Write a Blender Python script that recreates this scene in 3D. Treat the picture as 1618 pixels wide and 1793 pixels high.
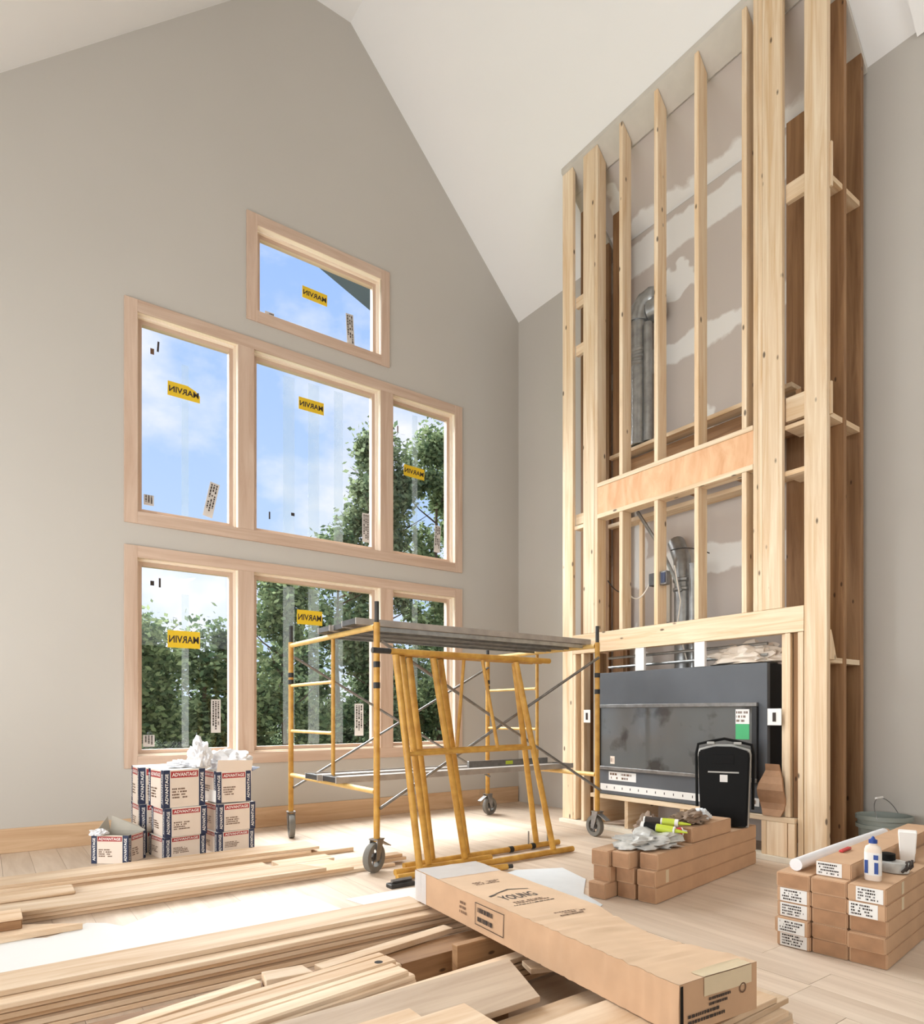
import bpy, bmesh, math, random
from mathutils import Vector, Matrix, noise
random.seed(7)
S = bpy.context.scene
for o in list(bpy.data.objects): bpy.data.objects.remove(o)
COL = S.collection
R = math.radians

# ------------------------------------------------------------------ camera
cam = bpy.data.cameras.new('camera'); camo = bpy.data.objects.new('camera', cam); COL.objects.link(camo)
camo.location = (0, 0, 1.05); camo.rotation_euler = (R(90), 0, -math.atan2(.5856, .8106))
cam.sensor_fit = 'HORIZONTAL'; cam.sensor_width = 36; cam.lens = 36 * 1161 / 1618; cam.shift_y = 353.5 / 1618
cam.clip_start = .05; cam.clip_end = 300
S.camera = camo

# ------------------------------------------------------------------ world
W = bpy.data.worlds.new('sky'); S.world = W; W.use_nodes = True
nt = W.node_tree; nt.nodes.clear()
def N(nt, t, **k):
    n = nt.nodes.new(t)
    for a, v in k.items():
        if a.startswith('i_'): n.inputs[a[2:].replace('_', ' ')].default_value = v
        else: setattr(n, a, v)
    return n
tc = N(nt, 'ShaderNodeTexCoord'); mp = N(nt, 'ShaderNodeMapping'); mp.inputs['Scale'].default_value = (1, 1, 1.7)
mp.inputs['Location'].default_value = (.37, .2, .0)
nz = N(nt, 'ShaderNodeTexNoise', i_Scale=4.2, i_Detail=7., i_Roughness=.56)
rp = N(nt, 'ShaderNodeValToRGB'); rp.color_ramp.elements[0].position = .47; rp.color_ramp.elements[1].position = .68
sp = N(nt, 'ShaderNodeSeparateXYZ'); mr = N(nt, 'ShaderNodeMapRange', i_From_Min=.0, i_From_Max=.75)
gr = N(nt, 'ShaderNodeMix', data_type='RGBA'); gr.inputs[6].default_value = (.62, .76, .98, 1); gr.inputs[7].default_value = (.24, .43, .90, 1)
cl = N(nt, 'ShaderNodeMix', data_type='RGBA'); cl.inputs[7].default_value = (.92, .91, 1.0, 1)
bg = N(nt, 'ShaderNodeBackground', i_Strength=1.0); out = N(nt, 'ShaderNodeOutputWorld')
L = nt.links.new
L(tc.outputs['Generated'], mp.inputs['Vector']); L(mp.outputs[0], nz.inputs['Vector']); L(nz.outputs['Fac'], rp.inputs[0])
L(tc.outputs['Generated'], sp.inputs[0]); L(sp.outputs['Z'], mr.inputs['Value']); L(mr.outputs[0], gr.inputs[0])
L(gr.outputs[2], cl.inputs[6]); L(rp.outputs['Color'], cl.inputs[0]); L(cl.outputs[2], bg.inputs['Color']); L(bg.outputs[0], out.inputs['Surface'])

# ------------------------------------------------------------------ sun, side daylight and an added fill lamp behind the camera
def light(name, kind, loc, rot, energy, color=(1, 1, 1), size=None, angle=None):
    l = bpy.data.lights.new(name, kind); o = bpy.data.objects.new(name, l); COL.objects.link(o)
    o.location = loc; l.energy = energy; l.color = color
    if size: l.shape = 'RECTANGLE'; l.size, l.size_y = size
    if angle: l.angle = angle
    o.rotation_euler = rot
    return o
sun = light('sun', 'SUN', (-4, 20, 20), (0, 0, 0), 22.0, (.98, .99, 1.0), angle=R(64))
sun.rotation_euler = Vector((.16, -.70, -.69)).to_track_quat('-Z', 'Y').to_euler()
light("back_fill_lamp", "AREA", (2.4, -3.2, 4.3), (0, 0, 0), 105, (.92, .96, 1), (4.2, 3.6)).rotation_euler = Vector((0, 1, .12)).to_track_quat("-Z", "Y").to_euler()  # added lamp to lift the upper wall and ceiling; no window is there
light('daylight_side_windows', 'AREA', (-2.45, 2.5, 1.7), (0, 0, 0), 310, (.93, .97, 1), (6.0, 2.8)).rotation_euler = Vector((1, 0, .45)).to_track_quat('-Z', 'Y').to_euler()

vs = S.view_settings; vs.view_transform = 'Standard'; vs.look = 'None'; vs.gamma = 1; vs.exposure = 0.25; vs.use_curve_mapping = False

# ------------------------------------------------------------------ materials
MATS = {}
def new_mat(name):
    m = bpy.data.materials.new(name); m.use_nodes = True; MATS[name] = m
    b = m.node_tree.nodes['Principled BSDF']
    return m, m.node_tree, b
def c4(c): return (c[0], c[1], c[2], 1)
def srgb(r, g, b):
    f = lambda v: (v / 255 / 12.92) if v / 255 <= .04045 else ((v / 255 + .055) / 1.055) ** 2.4
    return (f(r), f(g), f(b))
def plain(name, col, rough=.6, metal=0, var=.0, scale=6, bump=0, spec=.5, col2=None):
    m, nt, b = new_mat(name); L = nt.links.new
    b.inputs['Roughness'].default_value = rough; b.inputs['Metallic'].default_value = metal
    b.inputs['Specular IOR Level'].default_value = spec
    b.inputs['Base Color'].default_value = c4(col)
    if var or bump or col2:
        tc = N(nt, 'ShaderNodeTexCoord'); nz = N(nt, 'ShaderNodeTexNoise', i_Scale=float(scale), i_Detail=5.)
        L(tc.outputs['Object'], nz.inputs['Vector'])
        r = N(nt, 'ShaderNodeValToRGB'); r.color_ramp.elements[0].position = .32; r.color_ramp.elements[1].position = .7
        d = col2 or tuple(v * (1 - var) for v in col)
        r.color_ramp.elements[0].color = c4(d); r.color_ramp.elements[1].color = c4(col)
        L(nz.outputs['Fac'], r.inputs[0]); L(r.outputs[0], b.inputs['Base Color'])
        if bump:
            bp = N(nt, 'ShaderNodeBump', i_Strength=.3, i_Distance=bump); L(nz.outputs['Fac'], bp.inputs['Height']); L(bp.outputs[0], b.inputs['Normal'])
    return m
def wood(name, light_c, dark_c, axis, rough=.62, knots=.0, across=22., along=.9, var=.1, knotc=(.06, .03, .015), contrast=(.3, .75)):
    m, nt, b = new_mat(name); L = nt.links.new
    tc = N(nt, 'ShaderNodeTexCoord'); oi = N(nt, 'ShaderNodeObjectInfo')
    ml = N(nt, 'ShaderNodeMath', operation='MULTIPLY'); ml.inputs[1].default_value = 37.
    L(oi.outputs['Random'], ml.inputs[0])
    ad = N(nt, 'ShaderNodeVectorMath', operation='ADD'); L(tc.outputs['Object'], ad.inputs[0]); L(ml.outputs[0], ad.inputs[1])
    sc = [across] * 3; sc['xyz'.index(axis)] = along
    mp = N(nt, 'ShaderNodeMapping'); mp.inputs['Scale'].default_value = sc; L(ad.outputs[0], mp.inputs['Vector'])
    nz = N(nt, 'ShaderNodeTexNoise', i_Scale=1., i_Detail=6., i_Roughness=.62, i_Distortion=.9); L(mp.outputs[0], nz.inputs['Vector'])
    r = N(nt, 'ShaderNodeValToRGB'); r.color_ramp.elements[0].position, r.color_ramp.elements[1].position = contrast
    r.color_ramp.elements[0].color = c4(dark_c); r.color_ramp.elements[1].color = c4(light_c); L(nz.outputs['Fac'], r.inputs[0])
    col = r.outputs[0]
    if knots:
        sc2 = [10.] * 3; sc2['xyz'.index(axis)] = 4.2
        mp2 = N(nt, 'ShaderNodeMapping'); mp2.inputs['Scale'].default_value = sc2; L(ad.outputs[0], mp2.inputs['Vector'])
        vo = N(nt, 'ShaderNodeTexVoronoi', i_Scale=1.); L(mp2.outputs[0], vo.inputs['Vector'])
        mr = N(nt, 'ShaderNodeMapRange', i_From_Min=knots * .55, i_From_Max=knots, i_To_Min=.85, i_To_Max=0.); L(vo.outputs['Distance'], mr.inputs['Value'])
        mx = N(nt, 'ShaderNodeMix', data_type='RGBA'); mx.inputs[7].default_value = c4(knotc)
        L(mr.outputs[0], mx.inputs[0]); L(col, mx.inputs[6]); col = mx.outputs[2]
    hs = N(nt, 'ShaderNodeHueSaturation'); mv = N(nt, 'ShaderNodeMapRange', i_To_Min=1 - var, i_To_Max=1 + var * .6)
    L(oi.outputs['Random'], mv.inputs['Value']); L(mv.outputs[0], hs.inputs['Value']); L(col, hs.inputs['Color'])
    L(hs.outputs[0], b.inputs['Base Color'])
    b.inputs['Roughness'].default_value = rough; b.inputs['Specular IOR Level'].default_value = .35
    bp = N(nt, 'ShaderNodeBump', i_Strength=.18, i_Distance=.002); L(nz.outputs['Fac'], bp.inputs['Height']); L(bp.outputs[0], b.inputs['Normal'])
    return m

plain('wall_paint', srgb(194, 188, 179), .9, var=.035, scale=.8)
plain('ceiling_paint', srgb(240, 238, 235), .92, var=.02, scale=.6)
plain('white_paint', srgb(240, 238, 234), .7)
for a in 'xyz':
    wood('stud_' + a, srgb(248, 230, 202), srgb(216, 180, 136), a, knots=.12, across=20)
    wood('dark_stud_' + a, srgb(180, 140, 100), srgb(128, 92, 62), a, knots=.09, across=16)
    wood('trim_' + a, srgb(214, 190, 170), srgb(190, 160, 138), a, across=14, var=.05)
    wood('jamb_' + a, srgb(250, 240, 226), srgb(234, 212, 188), a, across=14, var=.04)
    wood('pine_' + a, srgb(238, 218, 192), srgb(200, 164, 126), a, across=11, var=.16, rough=.7)
wood('plank_floor', srgb(228, 210, 190), srgb(200, 178, 156), 'y', across=9, var=.07, rough=.5, along=.7)
wood('base_wood', srgb(226, 196, 160), srgb(194, 156, 120), 'x', across=12, var=.05, knots=.05)
wood('grey_plank', srgb(206, 184, 160), srgb(172, 148, 124), 'x', across=9, var=.05)
wood('plywood', srgb(240, 200, 158), srgb(216, 160, 116), 'z', across=9, along=3, var=.03)
plain('plate_grey', srgb(206, 198, 186), .85, var=.08, scale=8)
plain('bottom_plate', srgb(232, 222, 204), .8, var=.08, scale=9)
plain('paper', srgb(226, 224, 220), .8, var=.03, scale=4)
plain('paper_blue', srgb(226, 230, 232), .6, var=.05, scale=9)
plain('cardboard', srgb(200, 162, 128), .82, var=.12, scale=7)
plain('cardboard_lit', srgb(212, 180, 148), .82, var=.1, scale=6)  # lighter copy of cardboard; brightness of the lit carton top put into colour
plain('cardboard_dark', srgb(176, 134, 100), .85, var=.2, scale=16)
plain('carton_tape', srgb(214, 196, 164), .35, var=.04, scale=20)
plain('ink', srgb(58, 48, 42), .8)
plain('ink_brown', srgb(110, 82, 62), .8)
plain('label_white', srgb(232, 230, 226), .6)
plain('box_cream', srgb(232, 216, 200), .7, var=.03, scale=10)
plain('box_blue', srgb(34, 44, 74), .6)
plain('box_red', srgb(170, 52, 52), .6)
plain('box_white', srgb(240, 236, 230), .6)
plain('box_inside', srgb(186, 178, 164), .85, var=.08, scale=10)
plain('scaffold_yellow', srgb(206, 158, 70), .45, var=.25, scale=14, col2=srgb(176, 126, 46))
plain('scaffold_lit', srgb(226, 186, 112), .5, var=.2, scale=14)  # lighter copy of the yellow; light on the rails put into the colour
plain('steel', srgb(150, 148, 146), .38, .85, var=.3, scale=20)
plain('steel_dark', srgb(70, 68, 66), .5, .6, var=.3, scale=20)
plain('galvanised', srgb(176, 178, 178), .36, .8, var=.3, scale=14)
plain('aluminium', srgb(178, 170, 162), .5, .35, var=.25, scale=9)
plain('rubber_grey', srgb(120, 116, 108), .7, var=.2, scale=20)
plain('rubber_black', srgb(44, 42, 40), .7)
plain('fire_charcoal', srgb(92, 95, 100), .55, .1, var=.18, scale=3)
plain('fire_black', srgb(22, 22, 24), .5)
plain('black_plastic', srgb(10, 10, 10), .6, spec=.2)
plain('grey_plastic', srgb(176, 174, 168), .5)
plain('bucket_green', srgb(140, 146, 138), .5, var=.15, scale=12)
plain('plastic_bag', srgb(238, 238, 240), .35, var=.03, scale=10)
plain('bag_beige', srgb(230, 216, 200), .4, var=.06, scale=9)
plain('bag_silver', srgb(222, 220, 214), .3, .0, var=.5, scale=12)
plain('bag_brown', srgb(150, 128, 108), .6, var=.3, scale=14)
plain('lime', srgb(190, 204, 60), .5)
plain('red_label', srgb(196, 60, 60), .5)
plain('blue_cap', srgb(30, 66, 140), .4)
plain('sticker_yellow', srgb(226, 188, 30), .6)
plain('sticker_grey', srgb(196, 190, 184), .6)
plain('sticker_green', srgb(70, 170, 110), .6)
plain('wire_white', srgb(225, 218, 206), .6)
plain('wire_black', srgb(40, 38, 36), .6)
plain('black_paint', srgb(28, 27, 26), .5)
plain('soffit', srgb(70, 80, 92), .8, var=.1, scale=6)  # darkened colour stands in for the shade on the overhang
plain('grass', srgb(92, 112, 62), .95, var=.4, scale=3)
plain('bark', srgb(86, 70, 56), .9, var=.35, scale=12)
plain('knot', srgb(40, 32, 28), .8)
plain('cable_tape', srgb(220, 216, 206), .5)

# unpainted drywall with taped, mudded seams
m, nt, b = new_mat('drywall'); L = nt.links.new
tc = N(nt, 'ShaderNodeTexCoord'); sp = N(nt, 'ShaderNodeSeparateXYZ'); L(tc.outputs['Object'], sp.inputs[0])
nz = N(nt, 'ShaderNodeTexNoise', i_Scale=3.2, i_Detail=5.); L(tc.outputs['Object'], nz.inputs['Vector'])
nz2 = N(nt, 'ShaderNodeTexNoise', i_Scale=1.6, i_Detail=3.); L(tc.outputs['Object'], nz2.inputs['Vector'])
last = None
for zc, hw in ((5.7, .16), (4.62, .10), (2.62, .12)):
    s = N(nt, 'ShaderNodeMath', operation='SUBTRACT'); s.inputs[1].default_value = zc; L(sp.outputs['Z'], s.inputs[0])
    a = N(nt, 'ShaderNodeMath', operation='ABSOLUTE'); L(s.outputs[0], a.inputs[0])
    q = N(nt, 'ShaderNodeMath', operation='MULTIPLY_ADD'); q.inputs[1].default_value = .22; q.inputs[2].default_value = -.11; L(nz.outputs['Fac'], q.inputs[0])
    t = N(nt, 'ShaderNodeMath', operation='ADD'); L(a.outputs[0], t.inputs[0]); L(q.outputs[0], t.inputs[1])
    mr = N(nt, 'ShaderNodeMapRange', i_From_Min=hw - .012, i_From_Max=hw + .012, i_To_Min=1., i_To_Max=0.); L(t.outputs[0], mr.inputs['Value'])
    if last is None: last = mr.outputs[0]
    else:
        mm = N(nt, 'ShaderNodeMath', operation='MAXIMUM'); L(last, mm.inputs[0]); L(mr.outputs[0], mm.inputs[1]); last = mm.outputs[0]
pr = N(nt, 'ShaderNodeMapRange', i_From_Min=.655, i_From_Max=.67); L(nz2.outputs['Fac'], pr.inputs['Value'])
mm = N(nt, 'ShaderNodeMath', operation='MAXIMUM'); L(last, mm.inputs[0]); L(pr.outputs[0], mm.inputs[1])
mx = N(nt, 'ShaderNodeMix', data_type='RGBA'); mx.inputs[6].default_value = c4(srgb(204, 193, 184)); mx.inputs[7].default_value = c4(srgb(238, 235, 230))
L(mm.outputs[0], mx.inputs[0]); L(mx.outputs[2], b.inputs['Base Color']); b.inputs['Roughness'].default_value = .9

def thin_glass(name, tint=(1, 1, 1), gloss=.05, dif=0., dcol=(1, 1, 1), rough=.0):
    m, nt, b = new_mat(name); L = nt.links.new; nt.nodes.remove(b)
    o = nt.nodes['Material Output']
    t = N(nt, 'ShaderNodeBsdfTransparent'); t.inputs[0].default_value = c4(tint)
    g = N(nt, 'ShaderNodeBsdfGlossy'); g.inputs['Roughness'].default_value = rough
    x = N(nt, 'ShaderNodeMixShader'); x.inputs[0].default_value = gloss; L(t.outputs[0], x.inputs[1]); L(g.outputs[0], x.inputs[2])
    if dif:
        d = N(nt, 'ShaderNodeBsdfDiffuse'); d.inputs[0].default_value = c4(dcol)
        y = N(nt, 'ShaderNodeMixShader'); y.inputs[0].default_value = dif; L(x.outputs[0], y.inputs[1]); L(d.outputs[0], y.inputs[2]); x = y
    L(x.outputs[0], o.inputs['Surface'])
thin_glass('window_glass', (.97, .98, .98), .015)
thin_glass('translucent_strip', (.95, .98, .98), .01, .15, srgb(210, 216, 214))
thin_glass('film_clear', (1, 1, 1), .12, .45, srgb(232, 238, 242), .15)
# fireplace glass: dusty dark
m, nt, b = new_mat('fire_glass'); L = nt.links.new
tc = N(nt, 'ShaderNodeTexCoord'); nz = N(nt, 'ShaderNodeTexNoise', i_Scale=3.6, i_Detail=4.); L(tc.outputs['Object'], nz.inputs['Vector'])
r = N(nt, 'ShaderNodeValToRGB'); r.color_ramp.elements[0].position = .36; r.color_ramp.elements[0].color = c4(srgb(58, 58, 58))
r.color_ramp.elements[1].position = .46; r.color_ramp.elements[1].color = c4(srgb(96, 98, 98)); L(nz.outputs['Fac'], r.inputs[0]); L(r.outputs[0], b.inputs['Base Color'])
b.inputs['Roughness'].default_value = .12; b.inputs['Specular IOR Level'].default_value = .9
# leaves
def leafmat(name, c1, c2):
    m, nt, b = new_mat(name); L = nt.links.new; nt.nodes.remove(b)
    g = N(nt, 'ShaderNodeNewGeometry'); r = N(nt, 'ShaderNodeValToRGB'); r.color_ramp.elements[0].color = c4(c1); r.color_ramp.elements[1].color = c4(c2)
    L(g.outputs['Random Per Island'], r.inputs[0])
    d = N(nt, 'ShaderNodeBsdfDiffuse'); t = N(nt, 'ShaderNodeBsdfTranslucent'); x = N(nt, 'ShaderNodeMixShader'); x.inputs[0].default_value = .4
    L(r.outputs[0], d.inputs[0]); L(r.outputs[0], t.inputs[0]); L(d.outputs[0], x.inputs[1]); L(t.outputs[0], x.inputs[2]); L(x.outputs[0], nt.nodes['Material Output'].inputs['Surface'])
leafmat('leaf_a', srgb(62, 80, 56), srgb(142, 154, 112)); leafmat('leaf_b', srgb(54, 72, 52), srgb(122, 136, 100)); leafmat('leaf_c', srgb(66, 80, 62), srgb(136, 146, 112))

# ------------------------------------------------------------------ helpers
def wloc(o):
    v = Vector((0, 0, 0))
    while o: v += o.location; o = o.parent
    return v
def thing(name, label=None, cat=None, loc=(0, 0, 0), group=None, kind=None, parent=None):
    o = bpy.data.objects.new(name, None); COL.objects.link(o); o.empty_display_size = .1
    o.location = loc
    if parent: o.parent = parent
    return tag(o, label, cat, group, kind)
def tag(o, label=None, cat=None, group=None, kind=None):
    if label: o['label'] = label
    if cat: o['category'] = cat
    if group: o['group'] = group
    if kind: o['kind'] = kind
    return o
class MB:
    def __init__(s, M=None): s.v = []; s.f = []; s.M = M or Matrix()
    def add(s, vs, fs):
        n = len(s.v); s.v += [s.M @ Vector(p) for p in vs]; s.f += [[i + n for i in f] for f in fs]; return s
    def hexa(s, c):   # bottom 4 ccw, top 4 ccw
        return s.add(c, [(3, 2, 1, 0), (4, 5, 6, 7), (0, 1, 5, 4), (1, 2, 6, 5), (2, 3, 7, 6), (3, 0, 4, 7)])
    def box(s, x0, x1, y0, y1, z0, z1):
        return s.hexa([(x0, y0, z0), (x1, y0, z0), (x1, y1, z0), (x0, y1, z0), (x0, y0, z1), (x1, y0, z1), (x1, y1, z1), (x0, y1, z1)])
    def quad(s, a, b, c, d): return s.add([a, b, c, d], [(0, 1, 2, 3)])
    def prism(s, poly, z0, z1):
        n = len(poly)
        return s.add([(p[0], p[1], z0) for p in poly] + [(p[0], p[1], z1) for p in poly],
                     [list(range(n))[::-1], list(range(n, 2 * n))] + [(i, (i + 1) % n, n + (i + 1) % n, n + i) for i in range(n)])
    def tube(s, pts, r, seg=10, cap=True):
        pts = [Vector(p) for p in pts]; n = len(pts); rr = r if isinstance(r, (list, tuple)) else [r] * n
        d0 = (pts[1] - pts[0]).normalized(); up = Vector((0, 0, 1)) if abs(d0.z) < .9 else Vector((1, 0, 0))
        x = d0.cross(up).normalized(); vs = []; fs = []
        for i, p in enumerate(pts):
            d = ((pts[i + 1] - p).normalized() if i < n - 1 else Vector()) + ((p - pts[i - 1]).normalized() if i else Vector())
            d.normalize(); x = (x - d * x.dot(d)).normalized(); y = d.cross(x)
            for k in range(seg):
                a = 2 * math.pi * k / seg; vs.append(p + (x * math.cos(a) + y * math.sin(a)) * rr[i])
        for i in range(n - 1):
            for k in range(seg):
                a, b_ = i * seg + k, i * seg + (k + 1) % seg; fs.append((a, b_, b_ + seg, a + seg))
        if cap: fs += [list(range(seg))[::-1], list(range((n - 1) * seg, n * seg))]
        return s.add(vs, fs)
    def lathe(s, c, prof, seg=24, axis=None, cap=True):   # prof: (r, h) along axis from c
        ax = Vector(axis or (0, 0, 1)).normalized(); c = Vector(c)
        x = ax.orthogonal().normalized(); y = ax.cross(x); vs = []; fs = []
        for r, h in prof:
            for k in range(seg):
                a = 2 * math.pi * k / seg; vs.append(c + ax * h + (x * math.cos(a) + y * math.sin(a)) * r)
        for i in range(len(prof) - 1):
            for k in range(seg):
                a, b_ = i * seg + k, i * seg + (k + 1) % seg; fs.append((a, b_, b_ + seg, a + seg))
        if cap and prof[0][0] > 1e-5: fs.append(list(range(seg))[::-1])
        if cap and prof[-1][0] > 1e-5: fs.append(list(range((len(prof) - 1) * seg, len(prof) * seg)))
        return s.add(vs, fs)
    def obj(s, name, mat, parent=None, bev=0, smooth=False, seg=1):
        base = wloc(parent) if parent else Vector((0, 0, 0)); loc = Vector((0, 0, 0))
        if parent is None and s.v:      # origin at the base of the thing
            xs = [p.x for p in s.v]; ys = [p.y for p in s.v]
            loc = Vector(((min(xs) + max(xs)) / 2, (min(ys) + max(ys)) / 2, min(p.z for p in s.v))); base = loc
        me = bpy.data.meshes.new(name); me.from_pydata([p - base for p in s.v], [], s.f); me.validate()
        if bev:
            bm = bmesh.new(); bm.from_mesh(me); bmesh.ops.bevel(bm, geom=list(bm.edges), offset=bev, segments=seg, affect='EDGES', clamp_overlap=True); bm.to_mesh(me); bm.free()
        if smooth:
            me.polygons.foreach_set('use_smooth', [True] * len(me.polygons))
            try: me.set_sharp_from_angle(angle=R(40))
            except Exception: pass
        me.materials.append(MATS[mat]); me.update()
        o = bpy.data.objects.new(name, me); COL.objects.link(o); o.location = loc
        if parent: o.parent = parent
        return o
def yawM(loc, a): return Matrix.Translation(loc) @ Matrix.Rotation(R(a), 4, 'Z')
# lettering as flat outlines, one mesh per string
TXT = {}
def text_geo(s):
    if s not in TXT:
        cu = bpy.data.curves.new('lettering', 'FONT'); cu.body = s; cu.size = 1; cu.offset = .022; cu.resolution_u = 2; cu.align_x = 'CENTER'; cu.align_y = 'CENTER'
        o = bpy.data.objects.new('lettering', cu); COL.objects.link(o); bpy.context.view_layer.update()
        dg = bpy.context.evaluated_depsgraph_get(); me = bpy.data.meshes.new_from_object(o.evaluated_get(dg))
        vs = [v.co.copy() for v in me.vertices]; fs = [list(p.vertices) for p in me.polygons]
        bpy.data.objects.remove(o); bpy.data.meshes.remove(me)
        xs = [v.x for v in vs]; ys = [v.y for v in vs]
        TXT[s] = ([((v.x - (min(xs) + max(xs)) / 2) / (max(xs) - min(xs)), (v.y - (min(ys) + max(ys)) / 2) / (max(ys) - min(ys))) for v in vs], fs)
    return TXT[s]
for s in ('MARVIN', 'ADVANTAGE', 'YOUNG'): text_geo(s)
def lettering(mb, s, o, ux, uy, w, h):
    o, ux, uy = Vector(o), Vector(ux).normalized() * w, Vector(uy).normalized() * h
    vs, fs = text_geo(s); mb.add([o + ux * a + uy * b_ for a, b_ in vs], fs); return mb
def print_rows(mb, o, ux, uy, w, h, rows, seed=1, dens=.8):
    """rows of tiny blocks: print too small in the photo to read"""
    rnd = random.Random(seed); o, ux, uy = Vector(o), Vector(ux).normalized(), Vector(uy).normalized(); rh = h / rows
    for i in range(rows):
        y = h / 2 - rh * (i + .5); x = -w / 2; end = w / 2 * rnd.uniform(.4, 1)
        while x < end:
            l = rnd.uniform(.012, .06) * w * 1.5
            if rnd.random() < dens and x + l < w / 2:
                a = o + ux * x + uy * (y - rh * .28); mb.quad(a, a + ux * l, a + ux * l + uy * rh * .56, a + uy * rh * .56)
            x += l + .02 * w
    return mb
def rect(o, ux, uy, w, h):
    o, ux, uy = Vector(o), Vector(ux).normalized() * w / 2, Vector(uy).normalized() * h / 2
    return [o - ux - uy, o + ux - uy, o + ux + uy, o - ux + uy]
def crumple(name, c, sc, seed, mat, parent=None, amp=.35, flat=.0, sub=4):
    bm = bmesh.new(); bmesh.ops.create_icosphere(bm, subdivisions=sub, radius=1)
    off = Vector((seed * 7.3, seed * 3.1, seed * 1.7))
    for v in bm.verts:
        p = v.co.normalized(); n1 = abs(noise.noise(p * 1.7 + off)); n2 = abs(noise.noise(p * 4.3 + off * 2)); n3 = abs(noise.noise(p * 9 + off))
        q = p * (1 + amp * (1.4 * n1 - .4) - amp * .7 * (n2 - .2) + amp * .35 * (n3 - .2))
        if q.z < -flat: q.z = -flat + (q.z + flat) * .15
        v.co = q
    mb = MB(); base = Vector(c); vs = [(base.x + v.co.x * sc[0], base.y + v.co.y * sc[1], base.z + v.co.z * sc[2]) for v in bm.verts]
    bm.verts.index_update(); fs = [[v.index for v in f.verts] for f in bm.faces]; bm.free()
    zm = min(p[2] for p in vs); lift = base.z - flat * sc[2] - zm
    mb.add([(x, y, z + lift) for x, y, z in vs], fs)
    return mb.obj(name, mat, parent, smooth=True)

# ================================================================== the room
YW, XR = 6.061, 5.217
SL, SR = .951, 1.013
def roofz(x): return min(5.758 + SL * x, 8.0, 5.751 + SR * (XR - x))
def struct(o, label=None): o['kind'] = 'structure'; return o if not label else tag(o, label)
# floor: slab, then every plank in view
fl = MB().box(-2.7, 5.4, -3.3, 6.25, -.2, -.016).obj('floor', 'plank_floor'); struct(fl)
rnd = random.Random(3); pw = .178
for i in range(31):
    x0 = -.25 + i * pw; x1 = min(x0 + pw - .0016, 5.215); y = .2 - rnd.uniform(0, 1.6)
    while y < YW:
        l = rnd.uniform(1.2, 2.3); y1 = min(y + l, YW); z = rnd.uniform(-.0012, 0)
        if YW - y1 < .25: y1 = YW
        MB().box(x0, x1, max(y, -.4), y1 - .0014, -.0155, z).obj('floor_plank', 'plank_floor', fl); y = y1
MB().box(-2.65, -.255, -3.25, YW, -.0155, -.001).obj('floor_area', 'plank_floor', fl)
MB().box(-.254, 5.215, -3.25, -.41, -.0155, -.001).obj('floor_area', 'plank_floor', fl)
# window wall with three openings
OPEN = [(2.04, 3.345, 4.755, 5.555), (1.03, 4.28, 2.725, 4.41), (1.03, 4.28, .685, 2.365)]
mb = MB(); xs = [-2.65, 1.03, 2.04, 2.358, 2.997, 3.345, 4.28, 5.40]
for a, b_ in zip(xs[:-1], xs[1:]):
    cuts = sorted([(z0, z1) for x0, x1, z0, z1 in OPEN if x0 <= a + 1e-6 and x1 >= b_ - 1e-6]); z = -.2
    for z0, z1 in cuts: mb.box(a, b_, YW, YW + .16, z, z0); z = z1
    ta, tb = roofz(a) + .1, roofz(min(b_, XR)) + .1
    mb.hexa([(a, YW, z), (b_, YW, z), (b_, YW + .16, z), (a, YW + .16, z), (a, YW, ta), (b_, YW, tb), (b_, YW + .16, tb), (a, YW + .16, ta)])
struct(mb.obj('wall_back', 'wall_paint'))
struct(MB().box(XR, XR + .15, -3.3, 6.2, -.2, 5.9).obj('wall_right', 'wall_paint'))
struct(MB().box(-2.8, -2.65, -3.3, 6.2, -.2, 3.6).obj('wall_left', 'wall_paint'))
mb = MB()
for a, b_ in ((-2.65, 2.358), (2.358, 2.997), (2.997, 5.4)):
    za, zb = roofz(a), roofz(b_); mb.hexa([(a, -3.45, -.2), (b_, -3.45, -.2), (b_, -3.3, -.2), (a, -3.3, -.2), (a, -3.45, za + .1), (b_, -3.45, zb + .1), (b_, -3.3, zb + .1), (a, -3.3, za + .1)])
struct(mb.obj('wall_front', 'wall_paint'))
mb = MB()
pts = [(-2.8, roofz(-2.8)), (2.358, 8.0), (2.997, 8.0), (5.4, roofz(5.4))]
for (a, za), (b_, zb) in zip(pts[:-1], pts[1:]):
    mb.hexa([(a, -3.45, za), (b_, -3.45, zb), (b_, YW + .16, zb), (a, YW + .16, za), (a, -3.45, za + .18), (b_, -3.45, zb + .18), (b_, YW + .16, zb + .18), (a, YW + .16, za + .18)])
struct(mb.obj('ceiling', 'ceiling_paint'))
# white boxed rafter running down the slope at the right edge of the photograph
a, b_ = 3.05, 5.2
mb = MB().hexa([(a, 1.45, roofz(a) - .07), (b_, 1.45, roofz(b_) - .07), (b_, 1.86, roofz(b_) - .07), (a, 1.86, roofz(a) - .07), (a, 1.45, roofz(a)), (b_, 1.45, roofz(b_)), (b_, 1.86, roofz(b_)), (a, 1.86, roofz(a))])
struct(mb.obj('trim_1', 'white_paint'))
# baseboard under the windows
struct(MB().box(-2.6, 4.62, YW - .018, YW, .0, .185).obj('baseboard_back', 'base_wood', bev=.002))
struct(MB().box(4.622, 5.2, YW - .018, YW, .0, .185).obj('baseboard_corner', 'base_wood', bev=.002))

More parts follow.
